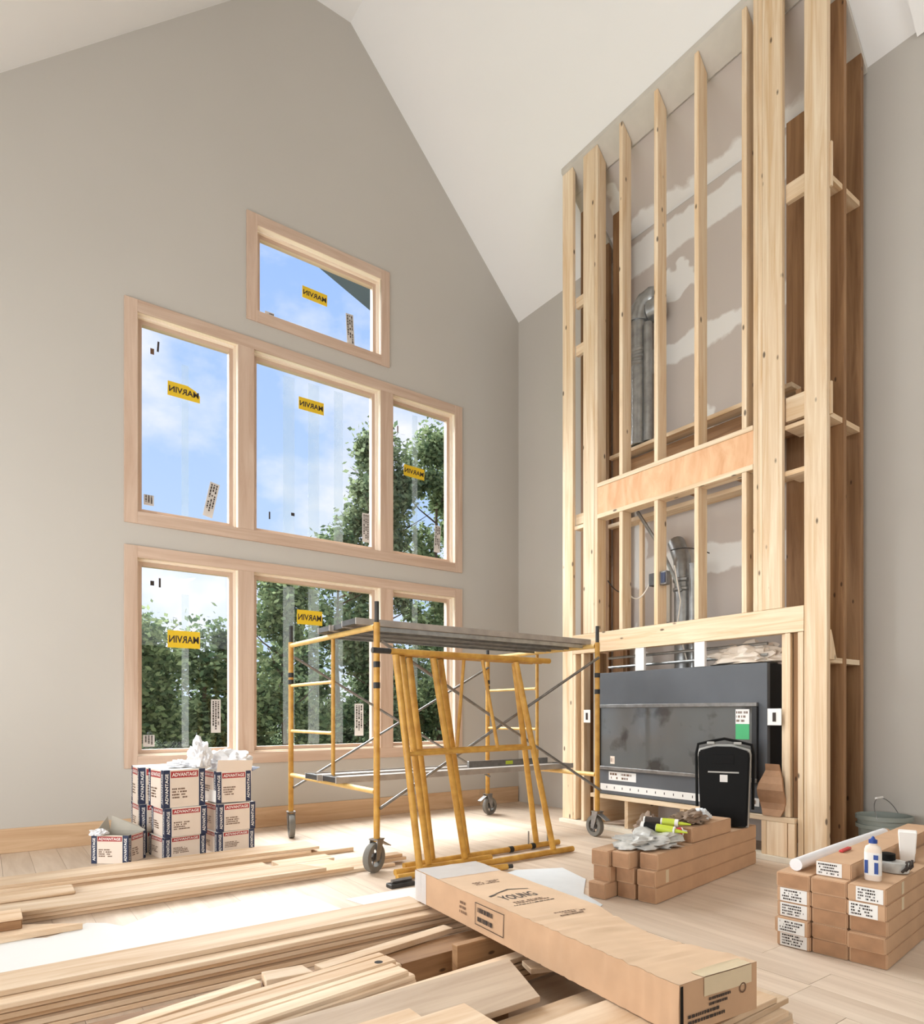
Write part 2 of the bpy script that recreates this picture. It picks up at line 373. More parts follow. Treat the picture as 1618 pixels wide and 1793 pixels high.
# ------------------------------------------------------------------ windows
def casing(w, x0, x1, z0, z1, cw=.1, th=.02):
    y0, y1 = YW - th, YW - .0005
    MB().box(x0, x0 + cw, y0, y1, z0, z1).obj('casing', 'trim_z', w, bev=.002)
    MB().box(x1 - cw, x1, y0, y1, z0, z1).obj('casing', 'trim_z', w, bev=.002)
    MB().box(x0 + cw, x1 - cw, y0, y1, z1 - cw, z1).obj('casing', 'trim_x', w, bev=.002)
    MB().box(x0 + cw, x1 - cw, y0, y1, z0, z0 + cw).obj('casing', 'trim_x', w, bev=.002)
def light_unit(w, x0, x1, z0, z1):
    """one glazed opening: jamb liner, stepped stop, sash, pane"""
    def ring(name, d, t, ya, yb, ms):
        a, b_, c, e = x0 + d, x1 - d, z0 + d, z1 - d
        q = thing(name, parent=w)
        MB().box(a, a + t, ya, yb, c, e).obj('stile', ms + '_z', q); MB().box(b_ - t, b_, ya, yb, c, e).obj('stile', ms + '_z', q)
        MB().box(a + t, b_ - t, ya, yb, e - t, e).obj('rail', ms + '_x', q); MB().box(a + t, b_ - t, ya, yb, c, c + t).obj('rail', ms + '_x', q)
        return q
    ring('jamb', -.004, .012, YW - .012, YW + .158, 'jamb')
    ring('stop', .0085, .016, YW + .045, YW + .157, 'jamb')
    s = ring('sash', .025, .034, YW + .075, YW + .13, 'trim')
    d = .052
    MB().box(x0 + d, x1 - d, YW + .1, YW + .104, z0 + d, z1 - d).obj('pane', 'window_glass', s)
GY = YW + .097
def sticker(w, cx, cz, ww, hh, mat, name='sticker', tilt=0, txt=None, rows=0, seed=1, poly=None):
    ux = Vector((math.cos(R(tilt)), 0, math.sin(R(tilt)))); uy = Vector((-math.sin(R(tilt)), 0, math.cos(R(tilt))))
    c = Vector((cx, GY, cz))
    pts = rect(c, ux, uy, ww, hh) if not poly else [c + ux * p[0] * ww + uy * p[1] * hh for p in poly]
    n = len(pts); back = [p + Vector((0, .0008, 0)) for p in pts]
    s = MB().add(pts + back, [list(range(n)), list(range(n, 2 * n))[::-1]] + [(i, n + i, n + (i + 1) % n, (i + 1) % n) for i in range(n)]).obj(name, mat, w)
    if txt: lettering(MB(), txt, c - Vector((0, .0012, 0)), -ux, uy, ww * .92, hh * .42).obj('lettering', 'ink', s)   # printed to be read from outside
    if rows: print_rows(MB(), c - Vector((0, .0012, 0)), -uy if hh > ww else -ux, ux if hh > ww else uy, max(ww, hh) * .9, min(ww, hh) * .8, rows, seed, .9).obj('print', 'ink', s)
    return s
def strip(w, x, ww, z0, z1): MB().box(x - ww / 2, x + ww / 2, GY + .0015, GY + .0025, z0, z1).obj('pale_strip', 'translucent_strip', w)  # translucent pale strip just inside the pane
w1 = thing('window_1', loc=(2.69, YW, 4.66), kind='structure'); casing(w1, 1.947, 3.437, 4.66, 5.648); light_unit(w1, 2.04, 3.345, 4.755, 5.555)
w2 = thing('window_2', loc=(2.65, YW, 2.634), kind='structure'); w3 = thing('window_3', loc=(2.65, YW, .598), kind='structure')
COLS = [(1.03, 1.875), (2.01, 3.334), (3.472, 4.28)]
for w, z0, z1 in ((w2, 2.634, 4.495), (w3, .598, 2.45)):
    casing(w, .941, 4.371, z0, z1)
    for a, b_ in ((1.87, 2.016), (3.329, 3.478)): MB().box(a, b_, YW - .02, YW + .158, z0 + .1, z1 - .1).obj('mullion', 'trim_z', w, bev=.002)
    for a, b_ in COLS: light_unit(w, a, b_, z0 + .09, z1 - .088)
sticker(w1, 2.656, 5.175, .262, .115, 'sticker_yellow', txt='MARVIN', tilt=-1); sticker(w1, 3.04, 4.966, .085, .33, 'sticker_grey', rows=3, seed=2, tilt=3)
sticker(w1, 2.2, 4.84, .09, .03, 'sticker_grey', rows=1)
sticker(w2, 1.433, 3.88, .27, .125, 'sticker_yellow', txt='MARVIN', tilt=-1, poly=[(-.5, -.5), (.5, -.5), (.5, -.02), (.36, .28), (.1, .5), (-.5, .5)])
sticker(w2, 2.62, 4.08, .262, .12, 'sticker_yellow', txt='MARVIN'); sticker(w2, 3.806, 3.68, .262, .12, 'sticker_yellow', txt='MARVIN', tilt=-2)
sticker(w2, 1.665, 2.975, .085, .32, 'sticker_grey', rows=3, seed=3, tilt=-12); sticker(w2, 1.148, 2.876, .08, .09, 'sticker_grey', rows=3, seed=4)
sticker(w2, 1.222, 4.21, .016, .09, 'ink', tilt=-4); sticker(w2, 1.175, 4.155, .03, .05, 'ink_brown')
sticker(w2, 2.2, 2.93, .014, .07, 'ink'); sticker(w2, 2.43, 2.98, .035, .03, 'ink')
sticker(w2, 4.11, 3.0, .08, .3, 'sticker_grey', rows=3, seed=5, tilt=-3); sticker(w2, 3.22, 2.98, .085, .3, 'sticker_grey', rows=3, seed=6)
sticker(w2, 3.6, 4.1, .014, .07, 'ink_brown')
sticker(w3, 1.433, 1.703, .27, .15, 'sticker_yellow', txt='MARVIN'); sticker(w3, 2.603, 1.995, .262, .14, 'sticker_yellow', txt='MARVIN')
sticker(w3, 1.705, 1.03, .085, .3, 'sticker_grey', rows=3, seed=7); sticker(w3, 3.14, .99, .1, .33, 'label_white', rows=3, seed=8)
sticker(w3, 1.148, .82, .09, .1, 'sticker_grey', rows=3, seed=9); sticker(w3, 1.175, 2.17, .03, .04, 'ink'); sticker(w3, 1.235, 2.18, .016, .08, 'ink')
sticker(w3, 1.4, 2.2, .27, .12, 'film_clear', 'torn_film', poly=[(-.5, -.05), (-.1, -.5), (.5, .5), (.1, .32)])
for x, ww in ((1.443, .06), (2.39, .115), (2.645, .115), (2.91, .1), (3.815, .07)):
    strip(w2, x, ww, 2.79, 4.30 if x > 2 else 4.12); strip(w3, x, ww, .76, 2.28 if x > 2 else 2.1)

# ================================================================== fireplace framing
XF = 4.6
fr = thing('fireplace_framing', 'tall raw timber stud frame around the fireplace, open to the chase behind', 'stud frame', (4.9, 3.43, 0))
def stud(x0, x1, y0, y1, z0=0., z1=None, m='stud_z', name='stud'):
    t0 = (roofz(x0) - .06) if z1 is None else z1; t1 = (roofz(x1) - .06) if z1 is None else z1
    return MB().hexa([(x0, y0, z0), (x1, y0, z0), (x1, y1, z0), (x0, y1, z0), (x0, y0, t0), (x1, y0, t1), (x1, y1, t1), (x0, y1, t0)]).obj(name, m, fr, bev=.0025)
D = .118; Z1, Z2, Z3 = 1.803, 2.852, 3.178
stud(XF, XF + .038, 4.547, 4.686, .038)                          # left corner
stud(XF, XF + .038, 4.272, 4.412, Z1); stud(XF, XF + D, 4.232, 4.27, Z1)
for y in (3.935, 3.556, 3.165, 2.757):
    stud(XF, XF + D, y, y + .039, Z3); stud(XF, XF + D, y, y + .039, Z1, Z2)
stud(XF, XF + D, 2.668, 2.704, Z1); stud(XF, XF + D, 2.633, 2.667, Z1); stud(XF - .004, XF + .034, 2.483, 2.631, Z1)
stud(XF, XF + .038, 2.177, 2.33, .038); stud(XF + .039, XF + .076, 2.19, 2.33, .038)
for y0, y1 in ((2.18, 2.32), (4.546, 4.686)):                     # side walls of the chase
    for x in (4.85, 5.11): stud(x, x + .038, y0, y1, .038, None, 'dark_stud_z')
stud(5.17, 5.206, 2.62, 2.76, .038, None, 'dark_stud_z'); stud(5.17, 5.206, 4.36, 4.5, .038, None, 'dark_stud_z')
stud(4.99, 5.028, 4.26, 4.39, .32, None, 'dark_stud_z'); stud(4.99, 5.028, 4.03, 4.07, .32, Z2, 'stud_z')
def plate(name, x0, x1, y0, y1, z0, z1, m='stud_y'): return MB().box(x0, x1, y0, y1, z0, z1).obj(name, m, fr, bev=.002)
def splate(name, x0, x1, y0, y1, t=.045, gap=.008, m='plate_grey'):   # plate lying against the sloped ceiling
    a, b_ = roofz(x0) - gap, roofz(x1) - gap
    return MB().hexa([(x0, y0, a - t), (x1, y0, b_ - t), (x1, y1, b_ - t), (x0, y1, a - t), (x0, y0, a), (x1, y0, b_), (x1, y1, b_), (x0, y1, a)]).obj(name, m, fr)
splate('top_plate', XF - .012, XF + .15, 2.177, 4.69)
splate('top_plate', XF + .152, XR - .01, 2.18, 2.32); splate('top_plate', XF + .152, XR - .01, 4.546, 4.686)
# boxed header with plywood face
plate('shelf_plate', XF - .004, XF + D, 2.705, 4.231, 3.14, Z3); plate('shelf_plate', XF - .004, XF + D, 2.705, 4.231, Z2, 2.89)
MB().box(XF + .002, XF + .016, 2.705, 4.231, 2.891, 3.139).obj('plywood_face', 'plywood', fr)
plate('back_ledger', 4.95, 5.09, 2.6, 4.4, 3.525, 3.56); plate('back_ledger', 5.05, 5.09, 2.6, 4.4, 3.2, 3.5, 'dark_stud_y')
plate('back_ledger', 4.93, 5.07, 2.6, 4.4, Z2, 2.89)
for y in (2.95, 3.38, 3.77, 4.15): MB().box(XF + D + .002, 4.948, y, y + .038, 2.9, 3.13).obj('tie', 'dark_stud_x', fr)
# header over the fireplace
plate('header', XF - .002, XF + .038, 2.332, 4.545, 1.622, 1.802); plate('header', XF + .04, XF + .078, 2.332, 4.545, 1.622, 1.802)
# blocking
for z in (4.96, 4.50, 2.87): plate('blocking', XF + .04, XF + .08, 4.413, 4.546, z, z + .1)
plate('blocking', XF + .02, XF + .12, 4.413, 4.546, 2.82, 2.855)
plate('blocking', XF + .04, XF + .078, 2.332, 2.482, 4.69, 4.82); plate('blocking', XF + .04, XF + .078, 2.332, 2.482, 3.13, 3.3)
plate('blocking', XF + .03, XF + .24, 2.332, 2.482, 3.07, 3.1); plate('blocking', XF + .03, XF + .24, 2.332, 2.482, 2.74, 2.775)
MB().box(XF + .1, XF + .138, 2.4, 2.44, 3.101, 3.36).obj('blocking', 'dark_stud_z', fr)
for z in (4.70, 3.075, 1.40):
    MB().box(4.677, 4.849, 2.19, 2.31, z, z + .036).obj('blocking', 'stud_x', fr); MB().box(4.889, 5.109, 2.19, 2.31, z, z + .036).obj('blocking', 'stud_x', fr)
MB().box(4.64, 4.66, 2.165, 2.19, 4.62, 4.92).obj('scab', 'stud_z', fr); MB().box(4.64, 4.66, 2.165, 2.19, 3.08, 3.3).obj('scab', 'stud_z', fr)
MB().hexa([(4.641, 2.168, 1.42), (4.72, 2.168, 1.42), (4.72, 2.189, 1.42), (4.641, 2.189, 1.42), (4.641, 2.168, 1.62), (4.66, 2.168, 1.58), (4.66, 2.189, 1.58), (4.641, 2.189, 1.62)]).obj('scab', 'stud_z', fr)
# jack studs beside the fireplace
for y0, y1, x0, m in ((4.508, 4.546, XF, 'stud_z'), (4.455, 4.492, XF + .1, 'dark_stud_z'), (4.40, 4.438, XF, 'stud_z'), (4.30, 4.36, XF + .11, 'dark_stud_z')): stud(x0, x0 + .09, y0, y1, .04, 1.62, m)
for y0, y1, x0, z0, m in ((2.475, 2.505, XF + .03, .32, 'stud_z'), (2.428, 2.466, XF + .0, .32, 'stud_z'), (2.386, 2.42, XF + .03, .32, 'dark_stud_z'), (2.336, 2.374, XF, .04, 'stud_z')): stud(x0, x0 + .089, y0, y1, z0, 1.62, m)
plate('bottom_plate', XF - .045, XF + .09, 2.19, 4.69, 0., .037, 'bottom_plate')
# platform
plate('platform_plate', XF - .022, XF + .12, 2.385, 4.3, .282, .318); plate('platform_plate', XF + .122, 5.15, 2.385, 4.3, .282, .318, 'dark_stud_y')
MB().box(XF - .02, XF + .018, 2.44, 2.59, .038, .281).obj('platform_panel', 'stud_z', fr, bev=.002); MB().box(XF - .02, XF + .018, 2.386, 2.434, .038, .281).obj('platform_panel', 'stud_z', fr, bev=.002)
MB().box(XF - .02, XF + .1, 2.592, 2.628, .038, .281).obj('cripple', 'stud_z', fr)
for y in (3.875, 4.24, 3.3): MB().box(XF, XF + .42, y, y + .037, .038, .281).obj('cripple', 'stud_x', fr)
# unpainted wallboard inside the chase
dw = MB().box(XR - .008, XR - .0005, 2.33, 4.68, .0, 5.735).obj('drywall_panel', 'drywall', bpy.data.objects['wall_right'])
xa, xb = 4.78, 5.2
dc = MB().hexa([(xa, 2.33, roofz(xa) - .006), (xb, 2.33, roofz(xb) - .006), (xb, 4.54, roofz(xb) - .006), (xa, 4.54, roofz(xa) - .006), (xa, 2.33, roofz(xa) - .001), (xb, 2.33, roofz(xb) - .001), (xb, 4.54, roofz(xb) - .001), (xa, 4.54, roofz(xa) - .001)]).obj('drywall_panel', 'drywall', bpy.data.objects['ceiling'])
# ducts and wiring in the chase
du = thing('flue_duct', 'grey metal double flue pipe with elbow rising inside the chase', 'duct', (5.02, 4.06, 3.6))
MB().tube([(5.0, 4.08, 3.57), (5.0, 4.08, 4.72)], .085, 16).obj('pipe', 'galvanised', du, smooth=True)
MB().tube([(4.98, 3.96, 3.57), (4.98, 3.96, 4.66)], .04, 12).obj('pipe', 'galvanised', du, smooth=True)
for z in (4.30, 4.36, 4.42): MB().lathe((5.0, 4.08, z), [(.086, 0), (.098, .01), (.098, .03), (.086, .04)], 16).obj('collar', 'galvanised', du, smooth=True)
el = MB(); prev = None
pts = [Vector((5.0, 4.08, 4.72)) + Vector((.05 * (1 - math.cos(a)), -.13 * (1 - math.cos(a)), .19 * math.sin(a))) for a in [R(x) for x in range(0, 100, 12)]]
el.tube(pts, [.1 + (.008 if i % 2 else 0) for i in range(len(pts))], 16).obj('elbow', 'galvanised', du, smooth=True)
MB().lathe((5.05, 3.93, 4.8), [(.09, -.06), (.105, -.05), (.105, .06), (.09, .07)], 16, (.2, -1, 0)).obj('collar', 'galvanised', du, smooth=True)
fd = thing('vent_pipe', 'silver vent pipe bending above the fireplace behind the short studs', 'duct', (5.0, 3.6, 1.45))
MB().tube([(4.98, 3.58, 1.44), (4.98, 3.58, 2.2), (5.02, 3.62, 2.42), (5.1, 3.74, 2.6)], .075, 16).obj('pipe', 'galvanised', fd, smooth=True)
MB().tube([(4.93, 3.45, 1.44), (4.93, 3.45, 2.34)], .03, 10).obj('pipe', 'galvanised', fd, smooth=True)
for z in (2.12, 2.2): MB().lathe((4.98, 3.58, z), [(.076, 0), (.087, .01), (.087, .03), (.076, .04)], 16).obj('collar', 'galvanised', fd, smooth=True)
MB().box(4.9, 4.93, 3.66, 3.8, 1.86, 2.3).obj('shield', 'plate_grey', fd)
MB().tube([(4.76, 3.9, 2.86), (4.8, 3.68, 2.5), (4.84, 3.5, 2.1)], .016, 8).obj('strap', 'galvanised', fd, smooth=True)
eb = thing('junction_box', 'small blue and steel electrical box screwed to a short stud', 'electrical box', (XF + .02, 3.58, 2.13))
MB().box(XF + .012, XF + .075, 3.596, 3.66, 2.14, 2.245).obj('box_body', 'steel_dark', eb, bev=.003)
MB().box(XF + .02, XF + .075, 3.486, 3.554, 2.135, 2.25).obj('box_body', 'steel', eb, bev=.004); MB().box(XF + .014, XF + .021, 3.495, 3.535, 2.15, 2.235).obj('face', 'box_blue', eb)
def cable(name, label, pts, r, mat): tag(MB().tube(pts, r, 6).obj(name, mat, smooth=True), label, 'cable')
arc = lambda a, b_, s, n=10: [Vector(a).lerp(Vector(b_), i / n) - Vector((0, 0, s * 4 * (i / n) * (1 - i / n))) for i in range(n + 1)]
cable('electric_cable', 'white electric cable sagging into the junction box', arc((4.74, 4.0, 2.16), (4.64, 3.665, 2.18), .1), .006, 'wire_white')
cable('electric_cable', 'white cable hanging down behind the stud right of the junction box', [(4.72, 3.48, 2.3), (4.75, 3.44, 2.0), (4.75, 3.47, 1.81), (4.78, 3.40, 1.5)], .006, 'wire_white')
cable('electric_cable', 'dark cable curving between the left inner studs', arc((4.75, 4.24, 2.3), (4.74, 4.05, 2.16), .03), .005, 'wire_black')
cable('electric_cable', 'dark cable crossing behind the short studs above the vent pipe', arc((4.74, 3.53, 2.44), (4.8, 3.2, 2.36), -.03), .005, 'wire_black')

# ------------------------------------------------------------------ fireplace insert
fp = thing('gas_fireplace', 'charcoal gas fireplace insert with wide dusty glass front', 'fireplace', (4.85, 3.42, .32))
MB().box(XF + .05, 5.08, 2.615, 4.235, .325, 1.42).obj('body', 'fire_black', fp)
MB().box(XF + .008, XF + .049, 2.60, 4.24, .322, 1.424).obj('front_panel', 'fire_charcoal', fp, bev=.003)
gx = XF - .02
f = thing('glass_frame', parent=fp, loc=(0, 0, 0))
MB().box(gx, XF + .007, 2.665, 4.225, 1.105, 1.135).obj('rail', 'steel', f, bev=.003); MB().box(gx, XF + .007, 2.665, 4.225, .545, .575).obj('rail', 'steel', f, bev=.003)
MB().box(gx, XF + .007, 2.665, 2.705, .576, 1.104).obj('stile', 'fire_black', f, bev=.003); MB().box(gx, XF + .007, 4.185, 4.225, .576, 1.104).obj('stile', 'fire_black', f, bev=.003)
MB().box(XF - .006, XF + .002, 2.705, 4.185, .576, 1.104).obj('glass', 'fire_glass', fp)
def tagplate(name, y0, y1, z0, z1, mat, x=XF + .007, rows=0, seed=1):
    s = MB().box(x - .0012, x, y0, y1, z0, z1).obj(name, mat, fp)
    if rows: print_rows(MB(), (x - .0016, (y0 + y1) / 2, (z0 + z1) / 2), (0, -1, 0), (0, 0, 1), (y1 - y0) * .9, (z1 - z0) * .85, rows, seed).obj('print', 'ink_brown', s)
tagplate('sticker', 2.73, 2.84, .975, 1.085, 'label_white', XF - .0065, 3, 2); tagplate('sticker', 2.73, 2.84, .86, .974, 'sticker_green', XF - .0065)
tagplate('sticker', 3.79, 4.10, .452, .53, 'label_white', rows=2, seed=5); tagplate('sticker', 2.66, 2.72, .37, .43, 'label_white', rows=1)
tagplate('sticker', 4.02, 4.07, .60, .67, 'box_cream', XF - .0065, 1, 4)
tagplate('trim_strip', 3.05, 4.2, .355, .415, 'label_white')
for k in range(11): MB().box(XF + .005, XF + .0057, 4.12 - k * .09, 4.128 - k * .09, .375, .395).obj('strip_hole', 'ink', fp)
for y0 in (3.703, 3.113): MB().box(XF + .003, XF + .03, y0, y0 + .092, 1.425, 1.652).obj('standoff', 'box_white', fp)
for z in (1.49, 1.575): MB().tube([(XF + .12, 2.66, z), (XF + .12, 4.2, z - .01)], .012, 8).obj('rod', 'galvanised', fp)
def plate_box(y0, y1, label):
    t = thing('wall_bracket', label, 'bracket', (XF, (y0 + y1) / 2, .97))
    MB().box(XF - .012, XF - .006, y0, y1, .968, 1.088).obj('plate', 'box_white', t, bev=.002); yc = (y0 + y1) / 2
    MB().box(XF - .015, XF - .0121, yc - .012, yc + .012, .995, 1.06).obj('slot', 'ink', t)
plate_box(2.485, 2.588, 'white bracket with dark slot beside the right edge of the fireplace'); plate_box(4.31, 4.395, 'white bracket with dark slot on the left jack stud')
tag(crumple('plastic_bag', (XF + .2, 2.86, 1.425 + .04), (.14, .30, .13), 3, 'bag_beige', amp=.5, flat=.3), 'crumpled pale plastic bag lying on top of the fireplace', 'plastic bag')
mb = MB(); n = 8
for i in range(n):
    z0, z1 = .32 + .37 * i / n, .32 + .37 * (i + 1) / n; w0, w1 = [.05 + .05 * math.sin(math.pi * min(1, q * 1.0 + .1)) for q in (i / n, (i + 1) / n)]
    o0, o1 = [.02 * math.sin(q * 9) for q in (i / n, (i + 1) / n)]
    mb.hexa([(XF - .03 + o0, 2.55 - w0, z0), (XF - .015 + o0, 2.55 - w0, z0), (XF - .015 + o0, 2.55 + w0, z0), (XF - .03 + o0, 2.55 + w0, z0), (XF - .03 + o1, 2.55 - w1, z1), (XF - .015 + o1, 2.55 - w1, z1), (XF - .015 + o1, 2.55 + w1, z1), (XF - .03 + o1, 2.55 + w1, z1)])
tag(mb.obj('cardboard_scrap', 'cardboard_dark'), 'bent brown cardboard scrap leaning beside the fireplace', 'cardboard')

# ================================================================== scaffold
X0, X1, Y0, Y1 = 2.13, 4.26, 3.92, 5.44
sc = thing('rolling_scaffold', 'yellow steel rolling scaffold with cross braces in front of the lower windows', 'scaffold', (3.2, 4.68, 0))
def T(name, pts, r, mat, parent, seg=10): return MB().tube(pts, r, seg).obj(name, mat, parent, smooth=True)
def end_frame(x, yi):
    q = thing('end_frame', parent=sc)
    for y in (Y0, Y1):
        p = T('post', [(x, y, .2), (x, y, 1.66)], .0215, 'scaffold_yellow', q, 12)
        T('coupling_pin', [(x, y, 1.661), (x, y, 1.8)], .016, 'steel_dark', q)
        for z in (1.36, 1.22 if y == Y0 else 1.3): MB().lathe((x, y, z), [(.0225, 0), (.0235, .004), (.0235, .036), (.0225, .04)], 12).obj('lock_band', 'black_paint', q)
    T('top_rail', [(x, Y0 + .022, 1.632), (x, Y1 - .022, 1.632)], .02, 'scaffold_lit', q)
    T('inner_post', [(x, yi, .55), (x, yi, 1.611)], .015, 'scaffold_yellow', q)
    T('lower_rail', [(x, Y0 + .022, .53), (x, Y1 - .022, .53)], .019, 'scaffold_lit', q)
    for z in (1.29, .905): T('rung', [(x, yi + .016, z), (x, Y1 - .022, z)], .0135, 'scaffold_lit', q)
end_frame(X0, 4.60); end_frame(X1, 4.68)
for y in (Y0 - .026, Y1 - .026):
    T('cross_brace', [(X0 + .01, y, .42), (X1 - .01, y, 1.53)], .011, 'steel', sc); T('cross_brace', [(X0 + .01, y - .024, 1.53), (X1 - .01, y - .024, .40)], .011, 'steel', sc)
def caster(x, y, yaw, s=1):
    q = thing('caster', parent=sc); M = yawM((x, y, 0), yaw); r = .098 if s == 1 else .09; ox = .03
    MB(M).lathe((ox, .022, r), [(r * .62, 0), (r * .97, 0), (r, -.008), (r, -.036), (r * .97, -.044), (r * .62, -.044), (r * .62, 0)], 28, (0, 1, 0), False).obj('tyre', 'rubber_grey', q, smooth=True)
    hub = MB(M).lathe((ox, .016, r), [(.022, 0), (.03, 0), (.03, -.03), (.022, -.03)], 16, (0, 1, 0))
    for k in range(5):
        a = 2 * math.pi * k / 5; c, sn = math.cos(a), math.sin(a)
        hub.tube([(ox + .024 * c, 0, r + .024 * sn), (ox + r * .63 * c, 0, r + r * .63 * sn)], .009, 6)
    hub.obj('hub', 'steel', q)
    for sgn in (-1, 1): MB(M).hexa([(ox - .018, sgn * .03 - .003, r - .02), (ox + .018, sgn * .03 - .003, r - .02), (ox + .018, sgn * .03 + .003, r - .02), (ox - .018, sgn * .03 + .003, r - .02), (-.035, sgn * .03 - .003, .212), (.035, sgn * .03 - .003, .212), (.035, sgn * .03 + .003, .212), (-.035, sgn * .03 + .003, .212)]).obj('fork', 'steel', q)
    MB(M).box(-.04, .04, -.036, .036, .212, .22).obj('swivel_plate', 'steel', q)
    MB(M).hexa([(-.13, -.025, .15), (-.04, -.025, .19), (-.04, .025, .19), (-.13, .025, .15), (-.13, -.025, .156), (-.04, -.025, .2), (-.04, .025, .2), (-.13, .025, .156)]).obj('brake_pedal', 'steel', q)
caster(X0, Y0, 205); caster(X0, Y1, 255); caster(X1, Y0, 85, 0); caster(X1, Y1, 10, 0)
PL = []
def deck_plank(y0, y1, z, x0, x1, label):
    t = thing('scaffold_plank', label, 'plank', ((x0 + x1) / 2, (y0 + y1) / 2, z), 'planks laid across the scaffold')
    MB().box(x0 + .05, x1 - .05, y0 + .012, y1 - .012, z + .02, z + .034).obj('deck', 'aluminium', t)
    for y in (y0, y1 - .011): MB().box(x0, x1, y, y + .011, z, z + .045).obj('side_rail', 'aluminium', t, bev=.002)
    for y in (y0 + .02, y1 - .031) if z > 1 else (): MB().box(X0 + .04, X1 - .04, y, y + .011, z - .034, z - .001).obj('under_rail', 'galvanised', t, bev=.002)
    for x in (x0, x1 - .05):
        MB().box(x, x + .049, y0 + .012, y1 - .012, z + .005, z + .042).obj('end_cap', 'steel_dark', t)
deck_plank(4.03, 4.25, 1.654, X0 - .10, X1 + .04, 'upper scaffold plank nearest the camera, grey aluminium')
deck_plank(4.262, 4.48, 1.654, X0 - .06, X1 + .02, 'middle of the three upper grey scaffold planks')
deck_plank(4.492, 4.70, 1.654, X0 - .08, X1 + .03, 'upper scaffold plank nearest the windows, grey aluminium')
deck_plank(4.36, 4.60, .551, X0 - .09, X1 + .16, 'lower grey scaffold plank nearer the leaning yellow frames')
deck_plank(4.615, 4.85, .551, X0 - .12, X1 + .12, 'lower grey scaffold plank nearer the baseboard')
t = thing('spirit_level', 'long grey level lying on the lower scaffold plank', 'level', (3.7, 4.5, .597))
MB().box(3.3, 4.2, 4.47, 4.495, .597, .652).obj('bar', 'steel', t, bev=.003); MB().box(3.7, 3.78, 4.4685, 4.4965, .61, .64).obj('vial', 'lime', t)
t = thing('hand_saw', 'dark bladed tool lying on the lower scaffold plank by the right frame', 'tool', (3.95, 4.7, .597))
MB().hexa([(3.5, 4.66, .597), (4.1, 4.72, .597), (4.1, 4.8, .597), (3.5, 4.7, .597), (3.5, 4.66, .6), (4.1, 4.72, .6), (4.1, 4.8, .6), (3.5, 4.7, .6)]).obj('blade', 'steel_dark', t)
MB().box(4.1, 4.2, 4.71, 4.81, .597, .625).obj('handle', 'black_plastic', t, bev=.008)

# scaffold end frames standing on their long side, leaning against the scaffold
def lean_frame(label, yt, yb, xa, xb, bars, mid=None, shorts=(), grey=False, pins=False, bx=None):
    zt, zb = 1.455, .024; t = thing('scaffold_section', label, 'scaffold', ((xa + xb) / 2, yb, 0), 'yellow frames leaning on the scaffold')
    q = bx or (xa, xb)
    T('post', [(xa, yt, zt), (xb, yt, zt)], .0205, 'scaffold_yellow', t, 12); T('post', [(q[0], yb, zb), (q[1], yb, zb)], .0215, 'scaffold_yellow', t, 12)
    P = lambda x, z: (x, yb + (yt - yb) * (z - zb) / (zt - zb), z)
    for a, b_ in bars: T('rail', [P(a, zt - .022), P(b_, zb + .022)], .0225, 'scaffold_yellow', t, 12)
    if mid: T('inner_post', [P(mid[0], mid[2]), P(mid[1], mid[2] + .01)], .0145, 'scaffold_yellow', t)
    for a, b_ in shorts: T('rung', [P(a, zt - .022), P(b_, mid[2] + .018)], .0125, 'scaffold_yellow', t)
    if grey: T('coupling_pin', [(xa - .13, yt, zt), (xa - .001, yt, zt)], .019, 'steel_dark', t)
    if pins:
        for x in pins: T('brace_stud', [(x, yb, zb + .02), (x, yb, zb + .12)], .006, 'steel', t)
        for x in (pins[0] - .2, pins[0] + .02): MB().lathe((x, yb, zb), [(.0225, 0), (.0235, .003), (.0235, .037), (.0225, .04)], 12, (1, 0, 0)).obj('lock_band', 'black_paint', t)
lean_frame('front leaning yellow scaffold frame, its long tube on the floor nearest the cardboard carton', 3.74, 3.60, 2.13, 3.53, [(2.17, 2.27), (3.19, 3.44)], (2.21, 3.30, .79), [(2.88, 2.97)], True, None, (2.1, 3.64))
lean_frame('middle leaning yellow scaffold frame between two others', 3.80, 3.73, 2.2, 3.5, [(2.25, 2.42), (2.5, 2.72)], (2.3, 3.28, .80), [(2.76, 2.68)], False, None, (2.16, 2.95))
lean_frame('rear leaning yellow scaffold frame, touching the rolling scaffold', 3.86, 3.855, 2.24, 3.46, [(2.345, 2.53), (2.6, 2.83), (3.28, 3.5)], None, (), False, (3.42, 3.62), (2.3, 3.74))
t = thing('scaffold_tube', 'short yellow tube on the floor by the carton end', 'tube', (2.8, 3.47, 0))
T('tube_body', [(2.55, 3.5, .022), (2.86, 3.44, .022)], .021, 'scaffold_yellow', t, 12); T('end_socket', [(2.862, 3.4396, .022), (2.9, 3.432, .022)], .014, 'steel_dark', t)
t = thing('spare_clamp', 'small dark metal clamp on the floor by the carton corner', 'clamp', (2.1, 3.55, 0))
MB().box(1.98, 2.15, 3.46, 3.53, .0, .025).obj('clamp_body', 'steel_dark', t, bev=.004); MB().tube([(2.0, 3.495, .038), (2.14, 3.5, .038)], .012, 8).obj('clamp_bolt', 'steel', t)

